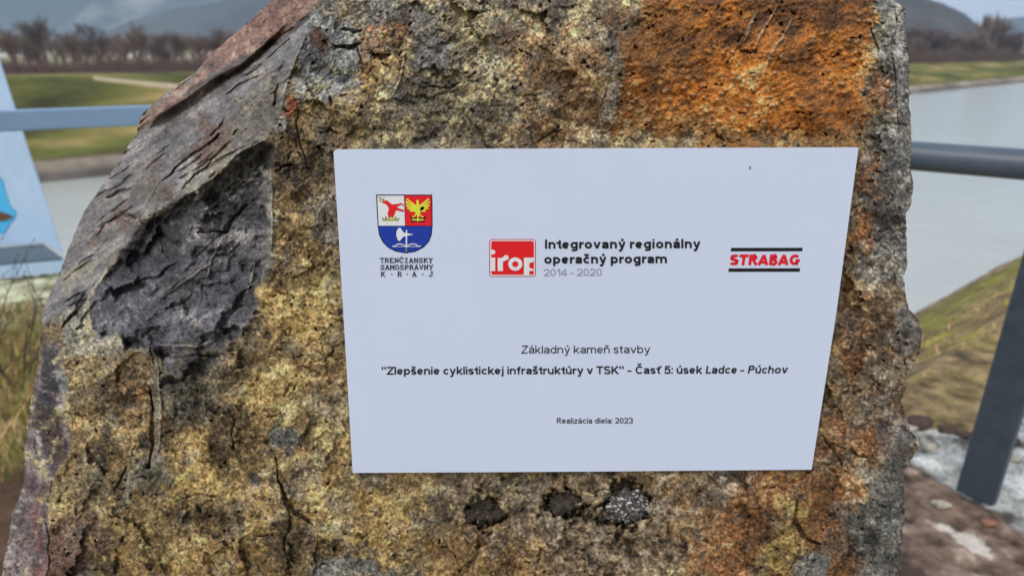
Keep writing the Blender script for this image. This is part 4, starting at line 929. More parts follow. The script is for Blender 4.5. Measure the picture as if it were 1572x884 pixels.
gm(np.clip(sst(.42, .62, spx * (gw5 * 1.9)), 0, 1) * .85, np.array(C(184, 184, 180)))
mos = rt * np.exp(-((side + .0) / .05) ** 2) * sst(.45, .6, gw)
gm(mos * .8, gt(gw2, [(0, (40, 38, 26)), (1, (110, 112, 64))]))
ids = np.arange(GX.size).reshape(GX.shape)
Qg = np.stack([ids[:-1, :-1], ids[:-1, 1:], ids[1:, 1:], ids[1:, :-1]], -1).reshape(-1, 4)
m_gr = mat_new("ground_soil", attr=True, rough=.9, vary=.3, scale=60, bump=.6, bscale=90, bdist=.01, spec=.2)
g = np_mesh("ground", np.stack([GX, GY, GZ], -1).reshape(-1, 3), Qg, m_gr, gc.reshape(-1, 3)); tag(g, kind='structure')

# wide terrain beyond, one sheet in canal coordinates (t along, n across)
nl = np.concatenate([np.array([-4000, -1500, -400, -100, -30, -9]), np.array([-8.1, -7.9, -3, 0, 1, 2, 2.95, 4, 6]), np.array([15, 18, 19.3]), np.arange(19.6, 31, .22), np.array([33, 36, 40, 50, 60, 80, 110, 150, 200, 300, 450, 700, 1100, 1700, 2600, 4200, 6500])])
tl = np.concatenate([np.array([-6500, -4200, -2400, -1200, -600, -300, -150, -80]), np.arange(-50, 120, .8), np.array([130, 160, 200, 260, 350, 500, 800, 1300, 2200, 4200, 6500])])
TT, NN = np.meshgrid(tl, nl)
cz_ = crest_z(TT)
ZZ = np.interp(NN, [-4000, 2.95, 4.2, 18.2, 19.84, 20.5], [-.3, -1.66, -2.6, -2.6, -1.6, -1.22])
up = np.clip((NN - 20.5) / 7.0, 0, 1)
prof = -1.22 + (cz_ + 1.22) * (up * .75 + .25 * up * up * (3 - 2 * up))
ZZ = np.where(NN > 20.5, prof, ZZ)
dn = sst(31, 42, NN)
ZZ = np.where(NN > 27.5, cz_ * (1 - dn) + -3.0 * dn, ZZ)
ZZ = np.where(NN < 2.96, np.interp(NN, [1.0, 2.95], [-.06, -1.66]) - np.where((TT > -14) & (TT < 9.5) & (NN > -8), 1.2, 0), ZZ)
w_ = (fbm(TT, NN, 3.0, 4, 61) - .5) * .22 * sst(20.4, 21.5, NN) * (1 - dn * .5)
ZZ = ZZ + w_
WXx = TT * U.x + NN * N.x; WYy = TT * U.y + NN * N.y
WXx = np.clip(WXx, -2900, 3900); WYy = np.clip(WYy, -560, 2440)
q1 = fbm(TT, NN, 2.4, 4, 62); q2 = fbm(TT * .35, NN, .8, 3, 63); q3 = fbm(TT, NN, 14, 3, 64)
q4 = fbm(TT, NN * 1.6, 4.5, 5, 66, .7)
gc = gt(st(q1 * .3 + q2 * .2 + q4 * .5, 3.4), [(0, (44, 45, 30)), (.35, (70, 75, 40)), (.6, (90, 93, 50)), (.8, (110, 104, 64)), (1, (132, 120, 82))])
gm(sst(22.2, 21.5, NN + (q1 - .5) * 1.2) * .9, gt(st(q2, 2), [(0, (52, 58, 30)), (1, (100, 106, 54))]))
gm(sst(20.95, 20.75, NN + (q1 - .5) * .5), gt(st(q2, 2), [(0, (56, 50, 38)), (1, (96, 92, 62))]))
gm(sst(20.6, 20.5, NN + (q1 - .5) * .2), gt(st(q2, 2), [(0, (98, 94, 88)), (1, (138, 132, 122))]))
gm(sst(20.14, 20.06, NN), gt(st(q2, 2), [(0, (66, 66, 66)), (1, (100, 98, 94))]))
farm = gt(st(q3, 2), [(0, (104, 96, 78)), (1, (140, 132, 104))])
gm(((NN < 2.96) * 1.0), gt(st(q1, 2), [(0, (70, 66, 44)), (1, (130, 122, 74))]))
gm(sst(29, 33, NN), gt(st(q2, 2), [(0, (70, 60, 52)), (1, (104, 92, 76))]))
gm(sst(60, 90, NN), farm)
gm(sst(120, 400, NN), np.array(C(118, 120, 92)))
ids = np.arange(TT.size).reshape(TT.shape)
Qt = np.stack([ids[:-1, :-1], ids[:-1, 1:], ids[1:, 1:], ids[1:, :-1]], -1).reshape(-1, 4)
m_te = mat_new("terrain_grass", attr=True, rough=.95, vary=.25, scale=3, spec=.15)
te = np_mesh("terrain", np.stack([WXx, WYy, ZZ], -1).reshape(-1, 3), Qt, m_te, gc.reshape(-1, 3)); tag(te, kind='structure')

def cxy(t, n, z=0.0): return Vector((t * U.x + n * N.x, t * U.y + n * N.y, z))
# gravel path slanting down the far bank
def terr(t, n):
    c = float(crest_z(t)); u_ = min(max((n - 20.5) / 7, 0), 1)
    z = -1.22 + (c + 1.22) * (u_ * .75 + .25 * u_ * u_ * (3 - 2 * u_)); 
    if n > 27.5:
        d = min(max((n - 31) / 11, 0), 1); d = d * d * (3 - 2 * d); z = c * (1 - d) - 3 * d
    return z
def far_hit(px, py):
    r = ray(px, py); k = 14.0
    while k < 400:
        x, y, z = r[0] * k, r[1] * k, EYE + r[2] * k
        t, n = x * U.x + y * U.y, x * N.x + y * N.y
        if n > 19.9 and z < terr(t, n): return t, n
        k += .05
    return t, n
pc = []
for (x, y) in ((144, 124.5), (175, 128.5), (215, 132), (262, 136.5), (330, 143), (450, 153), (700, 168)):
    pc.append((far_hit(x, y - 1.0 - (x - 144) * .010), far_hit(x, y + 1.2 + (x - 144) * .012)))
pv = []; pf = []
for (a, b) in pc:
    for q in range(5):
        t = a[0] + (b[0] - a[0]) * q / 4; n_ = a[1] + (b[1] - a[1]) * q / 4
        pv.append(tuple(cxy(t, n_, terr(t, n_) + (.14 if 0 < q < 4 else .0))))
for k in range(len(pc) - 1):
    for q in range(4): a = k * 5 + q; pf.append((a, a + 5, a + 6, a + 1))
m_path = mat_new("path_gravel", C(146, 140, 120), .95, .2, 6)
tag(mesh_obj("path", pv, pf, m_path, None, True), kind='structure')
# canal water
m_wa = mat_new("canal_water", C(146, 156, 156), .10, .10, .35, .35, 2.2, spec=.6, bdist=.06)
wv_ = [tuple(cxy(t, n, ZW)) for t, n in ((-300, 2.2), (900, 2.2), (900, 19.95), (-300, 19.95))]
tag(mesh_obj("water", wv_, [(0, 1, 2, 3)], m_wa), kind='structure')

# ------------------------------------------------------------------ RAILINGS
def box(vs, fs, c, sx, sy, sz, ax=Vector((1, 0, 0)), ay=Vector((0, 1, 0)), az=Vector((0, 0, 1))):
    s = len(vs)
    for k in ((-1, -1, -1), (1, -1, -1), (1, 1, -1), (-1, 1, -1), (-1, -1, 1), (1, -1, 1), (1, 1, 1), (-1, 1, 1)):
        vs.append(tuple(Vector(c) + ax * k[0] * sx / 2 + ay * k[1] * sy / 2 + az * k[2] * sz / 2))
    fs += [tuple(s + i for i in f) for f in ((0, 3, 2, 1), (4, 5, 6, 7), (0, 1, 5, 4), (1, 2, 6, 5), (2, 3, 7, 6), (3, 0, 4, 7))]
def bevel(o, w, seg=3):
    m = o.modifiers.new("bevel", 'BEVEL'); m.width = w; m.segments = seg; m.limit_method = 'ANGLE'; m.angle_limit = .6
    return o
def bar(name, p, q, w, h, mat, parent, bev=.01):
    p = Vector(p); q = Vector(q); ax = (q - p).normalized(); ay = Vector((0, 0, 1)).cross(ax).normalized(); az = ax.cross(ay)
    vs = []; fs = []; box(vs, fs, (p + q) / 2, (q - p).length, w, h, ax, ay, az)
    return bevel(mesh_obj(name, vs, fs, mat, parent), bev)
def tube(vs, fs, pts, r, seg=12):
    s0 = len(vs); n = len(pts)
    for i, p in enumerate(pts):
        d = (Vector(pts[min(i + 1, n - 1)]) - Vector(pts[max(i - 1, 0)])).normalized()
        a = d.cross(Vector((0, 0, 1))); a = a.normalized() if a.length > .01 else Vector((1, 0, 0)); b = d.cross(a)
        rr_ = r[i] if isinstance(r, (list, tuple)) else r
        for k in range(seg):
            an = 2 * math.pi * k / seg; vs.append(tuple(Vector(p) + a * math.cos(an) * rr_ + b * math.sin(an) * rr_))
    for i in range(n - 1):
        for k in range(seg):
            a = s0 + i * seg + k; b = s0 + i * seg + (k + 1) % seg
            fs.append((a, b, b + seg, a + seg))
    fs.append(tuple(s0 + k for k in range(seg - 1, -1, -1))); fs.append(tuple(s0 + (n - 1) * seg + k for k in range(seg)))
m_pb = mat_new("paint_pale_blue", C(150, 180, 214), .45, .08, 6, .25, 40, bdist=.002, spec=.5)
m_mb = mat_new("paint_mid_blue", C(110, 140, 174), .42, .08, 6, .25, 40, bdist=.002, spec=.5)
m_db = mat_new("paint_dark_slate", C(48, 60, 72), .42, .3, 14, .5, 45, bdist=.002, spec=.5)
m_ft = mat_new("paint_foot_slate", C(70, 86, 100), .6, .1, 5)
# left railing
rl = empty("railing", (-2.6, 4.3, 0), "pale blue steel railing left of the boulder, beside the canal", "railing")
P0 = PY_(-2, 186, 4.05); P1 = PY_(235, 177, 4.42)
dr = (P1 - P0).normalized()
bar("rail", P0 - dr * 2.2, P1 + dr * .28, .05, .112, m_mb, rl)
# tall leaning upright plate behind the rail (its foot bolted down)
def plate(name, pts, y0, th, mat, parent):
    vs = [tuple(PY_(x, y, y0)) for x, y in pts]; vs += [(v[0], v[1] + th, v[2]) for v in vs]; n = len(pts)
    fs = [tuple(range(n - 1, -1, -1)), tuple(range(n, 2 * n))] + [(i, (i + 1) % n, (i + 1) % n + n, i + n) for i in range(n)]
    return bevel(mesh_obj(name, vs, fs, mat, parent), .006)
upr = empty("steel_pylon", (-3.1, 4.4, 0), "pale blue slanting steel plate upright with blue graffiti behind the left rail", "pylon")
plate("plate", [(-30, -20), (0, 96), (22, 165), (50, 250), (78, 332), (95, 388), (68, 373), (-320, 398), (-300, -60)], 4.74, .012, m_pb, upr)
m_gf = mat_new("spray_bright_blue", C(62, 160, 214), .6, .1, 8); m_go = mat_new("spray_dark_brown", C(86, 62, 40), .6)
def patch(name, pts, yv, mat, parent):
    vs = [tuple(PY_(x, y, yv)) for x, y in pts]; return mesh_obj(name, vs, [tuple(range(len(pts)))[::-1]], mat, parent)
gp = []
for k in range(28):
    a = 2 * math.pi * k / 28
    r1_, r2_ = 24 + 3 * math.sin(3 * a), 42 + 5 * math.sin(5 * a + 1)
    gp.append((-4 + r1_ * math.cos(a) + (3 if math.sin(a) > 0 else -6), 314 + r2_ * math.sin(a)))
patch("graffiti", gp, 4.735, m_gf, upr)
patch("graffiti_stroke", [(-30, 316), (0, 325), (14, 329), (20, 333), (8, 339), (-10, 341), (-30, 342)], 4.73, m_go, upr)
vs = []; fs = []
q = [PY_(-200, 392, 4.30), PY_(68, 373, 4.42), PY_(97, 396, 4.22), PY_(-200, 424, 3.98)]
zt = .115
tp = [G(-200, 398, zt), G(66, 374, zt), G(97, 396, zt), G(-200, 422, zt)]
plist = [(p.x, p.y) for p in tp]
def prism(name, P, z0, z1, mat, parent, bev=.006):
    n = len(P); vs = [(x, y, z0) for x, y in P] + [(x, y, z1) for x, y in P]
    A = sum(P[i][0] * P[(i + 1) % n][1] - P[(i + 1) % n][0] * P[i][1] for i in range(n))
    fs = [tuple(range(n - 1, -1, -1)), tuple(range(n, 2 * n))] + [(i, (i + 1) % n, (i + 1) % n + n, i + n) for i in range(n)]
    if A < 0: fs = [f[::-1] for f in fs]
    o = mesh_obj(name, vs, fs, mat, parent)
    return bevel(o, bev) if bev else o
prism("base_plate", plist, zt - .012, zt, m_ft, upr, .003)
cx_ = sum(p[0] for p in plist) / 4; cy_ = sum(p[1] for p in plist) / 4
prism("base_block", [(cx_ + (x - cx_) * .995, cy_ + (y - cy_) * .985) for x, y in plist], .02, zt - .013, m_pb, upr)
# right railing
rr_ = empty("railing", (1.5, 2.1, 0), "dark slate railing with tubular rail and flat post right of the boulder", "railing")
A0 = PY_(1395, 239, 2.31); A1 = PY_(1574, 253, 2.13); dd = (A1 - A0).normalized()
vs = []; fs = []
pts = [A0 - dd * 3.75] + [A0 + dd * s_ for s_ in (-1.2, 0, .25, .6, 1.0, 1.8)]
tube(vs, fs, pts, .0445, 20)
m_tu = mat_new("paint_slate_tube", C(62, 76, 90), .4, .15, 8, .4, 40, bdist=.002, spec=.5)
mesh_obj("rail", vs, fs, m_tu, rr_, True)
ce = A0 - dd * 3.72
vs = []; fs = []; box(vs, fs, (ce.x, ce.y, (ce.z - .03) / 2 - .1), .09, .09, ce.z - .03 + .2); mesh_obj('post', vs, fs, m_tu, rr_)
# leaning flat post: left edge (1572,388)->(1466,752), right edge (1600,520)->(1523,778)
def pt3(px, py, z):            # along a sight line at height z
    return G(px, py, z)
pb = [G(1466, 752, 0.0), G(1523, 778, 0.0)]
w3 = (pb[1] - pb[0]); 
tpL = PY_(1606, 262, 2.06); tpR = tpL + Vector((w3.x, w3.y, 0)).normalized() * w3.length
dep = Vector((w3.y, -w3.x, 0)).normalized() * -.035
vs = [pb[0], pb[1], pb[1] + dep, pb[0] + dep, tpL, tpR, tpR + dep, tpL + dep]
vs = [Vector(v) for v in vs]
for i in range(4): vs[i] = vs[i] - (vs[i + 4] - vs[i]) * .04
fs = [(0, 3, 2, 1), (4, 5, 6, 7), (0, 1, 5, 4), (1, 2, 6, 5), (2, 3, 7, 6), (3, 0, 4, 7)]
bevel(mesh_obj("post", [tuple(v) for v in vs], fs, m_db, rr_), .006)

# ------------------------------------------------------------------ SMALL STONES ON THE RIGHT
m_sb = mat_new("stone_brown", C(66, 54, 48), .85, .4, 30, .8, 60, bdist=.01)
m_sw = mat_new("stone_pale", C(150, 150, 142), .85, .4, 30, .8, 60, bdist=.01)
m_sr = mat_new("stone_red", C(124, 92, 78), .85, .3, 30, .8, 60, bdist=.01)
STN = [(1408, 641, 22, m_sb, "dark brown stone against the boulder's right edge below the dry grass"), (1453, 656, 15, m_sb, "small dark brown stone on the pale paving left of the slate post"),
       (1428, 682, 12, m_sw, "small grey pebble beside the lower right bulge of the boulder"), (1548, 672, 15, m_sb, "dark reddish stone right of the slate post on pale paving"),
       (1480, 664, 9, m_sb, "tiny brown stone touching the left edge of the slate post"), (1518, 798, 12, m_sr, "small brick red stone in front of the foot of the slate post"),
       (1445, 770, 13, m_sw, "mossy pale pebble on the brown slab left of the post foot"), (1402, 880, 24, m_sb, "dark brown rock in the bottom corner beside the boulder's base"),
       (1560, 700, 9, m_sw, "small pale stone on the paving near the right picture edge"), (1395, 655, 12, m_sw, "pale grey pebble tucked by the boulder under the dark stone")]
for k, (x, y, r, m, lb) in enumerate(STN):
    p = G(x, y + r * .3, .015); s_ = r * p.y / F * 1.05
    o = lump("stone", (0, 0, 0), s_ * 1.2, s_ * .9, s_ * .6, m, None, 40 + k, .5, 9, 2.5, loc=tuple(p)); tag(o, lb, "stone")

# ------------------------------------------------------------------ GRASS AND WEEDS
def blades(name, n, place, hmin, hmax, wid_, palette, seed):
    rnd = random.Random(seed); vs = []; fs = []; cs = []
    pal = [C(*p) for p in palette]
    for _ in range(n):
        p, hs = place(rnd)
        if p is None: continue
        h = rnd.uniform(hmin, hmax) * hs; a = rnd.uniform(0, 6.283); ln = rnd.uniform(.2, 1.1) * h; w = wid_ * rnd.uniform(.6, 1.4)
        dx, dy_ = math.cos(a), math.sin(a); sx, sy = -dy_ * w, dx * w
        c = rnd.choice(pal); s = len(vs)
        for k, (t, ww) in enumerate(((0, 1), (.5, .8), (.85, .4))):
            bx = p[0] + dx * ln * t * t; by = p[1] + dy_ * ln * t * t; bz = p[2] + h * t * (1 - .25 * t)
            vs += [(bx - sx * ww, by - sy * ww, bz), (bx + sx * ww, by + sy * ww, bz)]
        vs.append((p[0] + dx * ln, p[1] + dy_ * ln, p[2] + h * .72))
        fs += [(s, s + 1, s + 3, s + 2), (s + 2, s + 3, s + 5, s + 4), (s + 4, s + 5, s + 6)]
        cs += [c] * 7
    o = mesh_obj(name, vs, fs, m_bl, None, False, colors=np.array(cs)); tag(o, kind='stuff'); return o
m_bl = mat_new("grass_blade", attr=True, rough=.7, vary=.2, scale=20, spec=.3)
def pl_left(rnd):
    x = rnd.uniform(-3.2, -1.1); y = rnd.uniform(2.15, 3.9)
    if rnd.random() > .35 + .65 * float(vnoise(np.array([x * 4.]), np.array([y * 4.]), 5)[0]): return None, 1
    return (x, y, 0.0), 1
o = blades("grass", 17000, pl_left, .04, .14, .0022, [(104, 114, 52), (70, 88, 38), (150, 132, 82), (186, 160, 112), (128, 106, 66), (150, 132, 90), (60, 78, 34), (86, 104, 46), (84, 72, 48), (112, 124, 60)], 3)
tag(o, "tangled dry and green grass left of the boulder", "grass")
def zb(x, y):
    n_ = x * N.x + y * N.y
    return 0.0 if n_ < 1.02 else -(n_ - 1.02) / (N0 - 1.02) * 1.6
def pl_right(rnd):
    n_ = rnd.uniform(1.0, 2.85); t_ = rnd.uniform(1.2, 13)
    p = cxy(t_, n_)
    if p.x < .6: return None, 1
    if rnd.random() > .2 + .8 * float(vnoise(np.array([t_ * 3.]), np.array([n_ * 5.]), 8)[0]): return None, 1
    return (p.x, p.y, zb(p.x, p.y) - .01), (.5 if n_ > 1.8 else 1)
o = blades("dry_grass", 9000, pl_right, .015, .045, .006, [(160, 140, 104), (140, 122, 82), (172, 154, 116), (130, 132, 62), (120, 126, 50), (146, 120, 80)], 4)
tag(o, "dry straw and moss on the canal bank right of the boulder", "grass")
# dead weed with dark twigs at the far left
m_tw = mat_new("twig_dark", C(62, 54, 48), .8, .2, 30)
def weed(loc, seed, h, label):
    rnd = random.Random(seed); vs = []; fs = []
    def br(p, d, L, r, dep):
        pts = [p]; q = Vector(p)
        for k in range(4):
            d = (d + Vector((rnd.gauss(0, .22), rnd.gauss(0, .22), rnd.gauss(0, .12)))).normalized(); q = q + d * L / 4; pts.append(q.copy())
        tube(vs, fs, pts, [r * (1 - .15 * i) for i in range(5)], 5)
        if dep > 0:
            for k in range(1, 5):
                if rnd.random() < .85: br(pts[k], (d + Vector((rnd.gauss(0, .8), rnd.gauss(0, .8), rnd.uniform(0, .7)))).normalized(), L * .55, r * .6, dep - 1)
        else:
            s = len(vs); c = pts[-1]; e = r * 3.2
            for dxyz in ((e, 0, 0), (-e, 0, 0), (0, e, 0), (0, -e, 0), (0, 0, e), (0, 0, -e)): vs.append(tuple(c + Vector(dxyz)))
            for f in ((0, 2, 4), (2, 1, 4), (1, 3, 4), (3, 0, 4), (2, 0, 5), (1, 2, 5), (3, 1, 5), (0, 3, 5)): fs.append(tuple(s + i for i in f))
    for k in range(5):
        br(Vector((rnd.uniform(-.03, .03), rnd.uniform(-.03, .03), 0)), Vector((rnd.uniform(-.7, .4), rnd.uniform(-.4, .4), 1)).normalized(), h * rnd.uniform(.6, 1), .005, 2)
    o = mesh_obj("dry_weed", vs, fs, m_tw, loc=loc); tag(o, label, "weed", "dead weeds at the left edge")
weed(tuple(G(28, 600)), 5, .50, "dead brown weed with seed heads nearest the boulder's left edge")
weed(tuple(G(-20, 560)), 8, .55, "dead twiggy weed at the left picture edge below the pylon foot")

# ------------------------------------------------------------------ TREES
def bare_tree(seed, h, spread=1.0, depth=5):
    rnd = random.Random(seed); tv, tf, cv_, cf = [], [], [], []
    def seg(p, d, L, r0, r1, lvl):
        pts = [p]; q = Vector(p); n = 3
        for k in range(n):
            d = (d + Vector((rnd.gauss(0, .10), rnd.gauss(0, .10), .03))).normalized(); q = q + d * L / n; pts.append(q.copy())
        rs = [r0 + (r1 - r0) * i / n for i in range(n + 1)]
        tube(tv if lvl == 0 else cv_, tf if lvl == 0 else cf, pts, rs, 6 if lvl < 2 else 3)
        return pts, d
    def grow(p, d, L, r, lvl):
        pts, d2 = seg(p, d, L, r, r * .72, lvl)
        if lvl >= depth: return
        nb = (4 if lvl == 0 else 4 if lvl < 3 else 4)
        for k in range(nb):
            a = rnd.uniform(0, 6.283); tilt = rnd.uniform(.3, .85) * spread
            ax = d2.cross(Vector((math.cos(a), math.sin(a), .3))).normalized()
            nd = (d2 * math.cos(tilt) + ax * math.sin(tilt)).normalized(); nd = (nd + Vector((0, 0, .18))).normalized()
            src = pts[-1] if k < 2 else pts[rnd.choice([1, 2, 2])]
            if lvl == 0 and k >= 2: src = pts[rnd.choice([2, 3])]
            grow(src, nd, L * rnd.uniform(.6, .84), r * .6, lvl + 1)
    grow(Vector((0, 0, 0)), Vector((rnd.uniform(-.06, .06), rnd.uniform(-.06, .06), 1)), h * .27, h * .022, 0)
    return tv, tf, cv_, cf
m_bk = mat_new("bark_grey_brown", C(92, 84, 80), .9, .2, 3)
m_tg = mat_new("twigs_brown", C(104, 94, 88), .9, .2, 1)
m_tg2 = mat_new("twigs_dark", C(84, 76, 74), .9, .2, 1)
PROT = []
for k in range(6):
    tv, tf, cv_, cf = bare_tree(100 + k, 10, [1.0, .8, 1.15, .6, .95, 1.05][k], 5)
    a = bpy.data.meshes.new("trunk"); a.from_pydata(tv, [], tf); a.materials.append(m_bk)
    b = bpy.data.meshes.new("crown"); b.from_pydata(cv_, [], cf); b.materials.append(m_tg if k % 2 else m_tg2)
    PROT.append((a, b))
def tree(px, top, dist, zg, k, label, group, rz=0.0, sxy=1.0):
    p = PY_(px, 60, dist); ztop = PY_(px, top, dist).z
    s = (ztop - zg) / max(v.co.z for v in PROT[k][1].vertices)
    e = empty("bare_tree", (p.x, dist, zg), label, "tree", group); e.rotation_euler = (0, 0, rz); e.scale = (s * sxy, s * sxy, s)
    for nm, me in (("trunk", PROT[k][0]), ("crown", PROT[k][1])):
        o = bpy.data.objects.new(nm, me); col.objects.link(o); o.parent = e
GL_ = "bare trees beyond the far bank on the left"; GRR = "bare trees beyond the far bank on the right"
TL = [(72, 24, 88, 0, 1.1, "tallest bare tree on the left, spreading crown above the dark fence"), (10, 40, 92, 1, 1.1, "bare tree at the left picture edge beside the tallest tree"), (38, 48, 100, 2, 1, "low bushy bare tree between the edge tree and the tallest one"),
      (108, 50, 96, 3, 1, "slim bare tree just right of the tallest left tree"), (146, 34, 90, 4, 1, "dark round-crowned bare tree, second tallest on the left"), (172, 52, 98, 5, 1, "lower bare tree right of the dark round-crowned one"),
      (212, 32, 95, 1, .8, "slender bare tree in front of the pink and white houses"), (240, 58, 92, 2, 1, "low bare tree between two white houses on the left"), (266, 48, 100, 0, .9, "dark bare tree left of the boulder's reddish shoulder"), (300, 56, 110, 3, 1.1, "bare tree half hidden where the boulder's shoulder begins"),
      (335, 44, 120, 4, 1, "bare tree peeping over the boulder's reddish shoulder"), (128, 62, 120, 2, 1.1, "distant low bare tree behind the gap right of the tallest")]
for i, (x, y, d, k, sx_, lb) in enumerate(TL): tree(x, y - 5, d, -3, k, lb, GL_, i * 1.3, sx_ * 1.05)
TR = [(1400, 42, 150, 0, 1.2, "bare tree touching the boulder's right edge below the wooded hill"), (1425, 40, 150, 2, 1.2, "broad bare tree second from the boulder on the right"), (1450, 46, 155, 4, 1.2, "rounded bare tree in the middle of the right thicket"), (1478, 50, 160, 5, 1.2, "low bare tree under the foot of the wooded hill"),
      (1508, 24, 165, 3, .8, "tall slim bare tree against the sky, left of the tallest pair"), (1527, 20, 160, 1, .8, "tallest bare tree on the right, standing against the pale sky"), (1548, 50, 165, 0, 1, "low bare tree right of the tall pair"), (1566, 46, 160, 2, 1.1, "bare tree at the right picture edge"), (1497, 56, 150, 2, 1.2, "low dark bare tree in front of the slim one"), (1412, 58, 140, 5, 1.2, "low bare tree in front, nearest the boulder on the right")]
for i, (x, y, d, k, sx_, lb) in enumerate(TR): tree(x, y - 6, d, -3.2, k, lb, GRR, i * 1.7, sx_ * 1.15)
rnd_ = random.Random(9)
for i in range(18):
    tree(-10 + i * 22 + rnd_.uniform(-6, 6), rnd_.uniform(44, 64), rnd_.uniform(118, 150), -3, i % 6, "low bare tree in the hazy back row behind the left trees", "back row of bare trees on the left", i * 2.1, 1.25)
for i in range(10):
    tree(1396 + i * 20 + rnd_.uniform(-5, 5), rnd_.uniform(56, 72), rnd_.uniform(170, 200), -3.2, (i + 2) % 6, "low bare tree in the hazy back row behind the right thicket", "back row of bare trees on the right", i * 2.3, 1.4)
# brushwood that reads as one mass
m_br = mat_new("brush_brown", C(80, 68, 64), .95, .3, .5)
def brush(name, p0, p1, n, h, wd, seed, label, zg):
    rnd = random.Random(seed); vs = []; fs = []
    for _ in range(n):
        t = rnd.random(); x = p0[0] + (p1[0] - p0[0]) * t + rnd.uniform(-wd, wd); y = p0[1] + (p1[1] - p0[1]) * t + rnd.uniform(-wd, wd)
        hh = h * rnd.uniform(.45, 1) * (.75 + .5 * float(vnoise(np.array([x * .15]), np.array([y * .15]), seed)[0])); dx, dy_ = rnd.uniform(-.5, .5) * hh, rnd.uniform(-.4, .4) * hh; w = rnd.uniform(.02, .07)
        s = len(vs); vs += [(x - w, y, zg), (x + w, y, zg), (x, y + w, zg), (x + dx, y + dy_, zg + hh)]
        fs += [(s, s + 1, s + 3), (s + 1, s + 2, s + 3), (s + 2, s, s + 3)]
    o = mesh_obj(name, vs, fs, m_br); tag(o, label, "brush", kind='stuff')
a = PY_(-60, 100, 70); b = PY_(330, 100, 84)
brush("brushwood", (a.x, 68), (b.x, 84), 16000, 3.6, 6, 1, "dark leafless brushwood under the left trees", -3)
a = PY_(1360, 100, 120); b = PY_(1620, 100, 150)
brush("brushwood", (a.x, 135), (b.x, 150), 14000, 4.6, 10, 2, "dark leafless brushwood under the right trees", -3.2)
# dark board fence in front of the left trees
m_fn = mat_new("fence_dark_wood", C(66, 54, 52), .9, .2, 2)
fe = empty("fence", PY_(60, 110, 50), "dark wooden fence along the crest of the far bank on the left", "fence")
f0 = PY_(-70, 92, 52); f1 = PY_(190, 112, 46); nf = 10
for k in range(nf + 1):
    p = f0.lerp(f1, k / nf); vs = []; fs = []; box(vs, fs, (p.x, p.y, -1.2), .14, .14, (p.z + 1.2) * 2 if p.z > -1 else 1.2)
    mesh_obj("post", vs, fs, m_fn, fe)
for dz in (0.0, -.45, -.9): bar("rail", (f0.x, f0.y - .1, f0.z - .08 + dz), (f1.x, f1.y - .1, f1.z - .08 + dz), .05, .16, m_fn, fe, .005)

# ------------------------------------------------------------------ HOUSES
m_win = mat_new("window_glass_dark", C(60, 66, 78), .2)
def house(px, py, dist, w, d, hw, hr, wall, roof, rz, label):
    p = PY_(px, py, dist); zg = p.z - hw
    e = empty("house", (p.x, dist, zg), label, "house", "village houses beyond the left trees"); e.rotation_euler = (0, 0, rz)
    vs = []; fs = []; box(vs, fs, (0, 0, hw / 2), w, d, hw)
    s = len(vs); vs += [(-w / 2, -d / 2, hw), (-w / 2, d / 2, hw), (-w / 2, 0, hw + hr), (w / 2, -d / 2, hw), (w / 2, d / 2, hw), (w / 2, 0, hw + hr)]; fs += [(s, s + 2, s + 1), (s + 3, s + 4, s + 5)]
    wl = mesh_obj("wall", vs, fs, wall, e, loc=(0, 0, 0))
    o_ = .4; z = .02
    vs = [(-w / 2 - o_, -d / 2 - o_, hw - .25), (w / 2 + o_, -d / 2 - o_, hw - .25), (w / 2 + o_, 0, hw + hr + z), (-w / 2 - o_, 0, hw + hr + z), (-w / 2 - o_, d / 2 + o_, hw - .25), (w / 2 + o_, d / 2 + o_, hw - .25)]
    vs += [(v[0], v[1], v[2] + .2) for v in vs]
    fs = [(0, 3, 2, 1), (3, 4, 5, 2), (6, 7, 8, 9), (9, 8, 11, 10), (0, 1, 7, 6), (1, 2, 8, 7), (2, 5, 11, 8), (5, 4, 10, 11), (4, 3, 9, 10), (3, 0, 6, 9)]
    rf = mesh_obj("roof", vs, fs, roof, e, loc=(0, 0, 0))
    vs = []; fs = []; box(vs, fs, (w * .25, d * .15, hw + hr), .7, .7, 1.4); mesh_obj("chimney", vs, fs, wall, rf, loc=(0, 0, 0))
    nw = max(2, int(w / 3)); me = None
    for k in range(nw):
        x = -w / 2 + w * (k + .5) / nw
        if me is None:
            vs = []; fs = []; box(vs, fs, (0, 0, 0), 1.2, .12, 1.3); o = mesh_obj("window", vs, fs, m_win, e, loc=(x, -d / 2, hw * .55)); me = o.data
        else:
            o = bpy.data.objects.new("window", me); col.objects.link(o); o.parent = e; o.location = (x, -d / 2, hw * .55)
W1 = mat_new("plaster_white", C(205, 205, 212), .9, .05, 1); W2 = mat_new("plaster_pink", C(168, 148, 150), .9, .05, 1); W3 = mat_new("plaster_cream", C(200, 186, 178), .9, .05, 1)
RF1 = mat_new("roof_red", C(112, 90, 88), .9, .1, 1); RF2 = mat_new("roof_grey", C(104, 106, 116), .9, .1, 1)
for a in [(207, 76, 300, 11, 8, 5, 3.4, W1, RF2, .3, "white house with grey roof, left of a similar white one"), (236, 77, 290, 9, 8, 5, 3.4, W1, RF1, -.4, "white house with red roof behind the low tree"),
          (178, 77, 310, 10, 8, 4.5, 3, W2, RF1, .1, "pink house between the dark tree and the white houses"), (312, 76, 300, 10, 8, 5, 3, W3, RF1, .2, "cream house beside the boulder's reddish shoulder"),
          (10, 72, 320, 16, 9, 4.5, 2, W1, RF2, .1, "long white building at the left picture edge"), (46, 74, 330, 9, 8, 4.5, 3, W2, RF1, -.2, "pink house glimpsed through the tallest tree")]:
    house(*a)

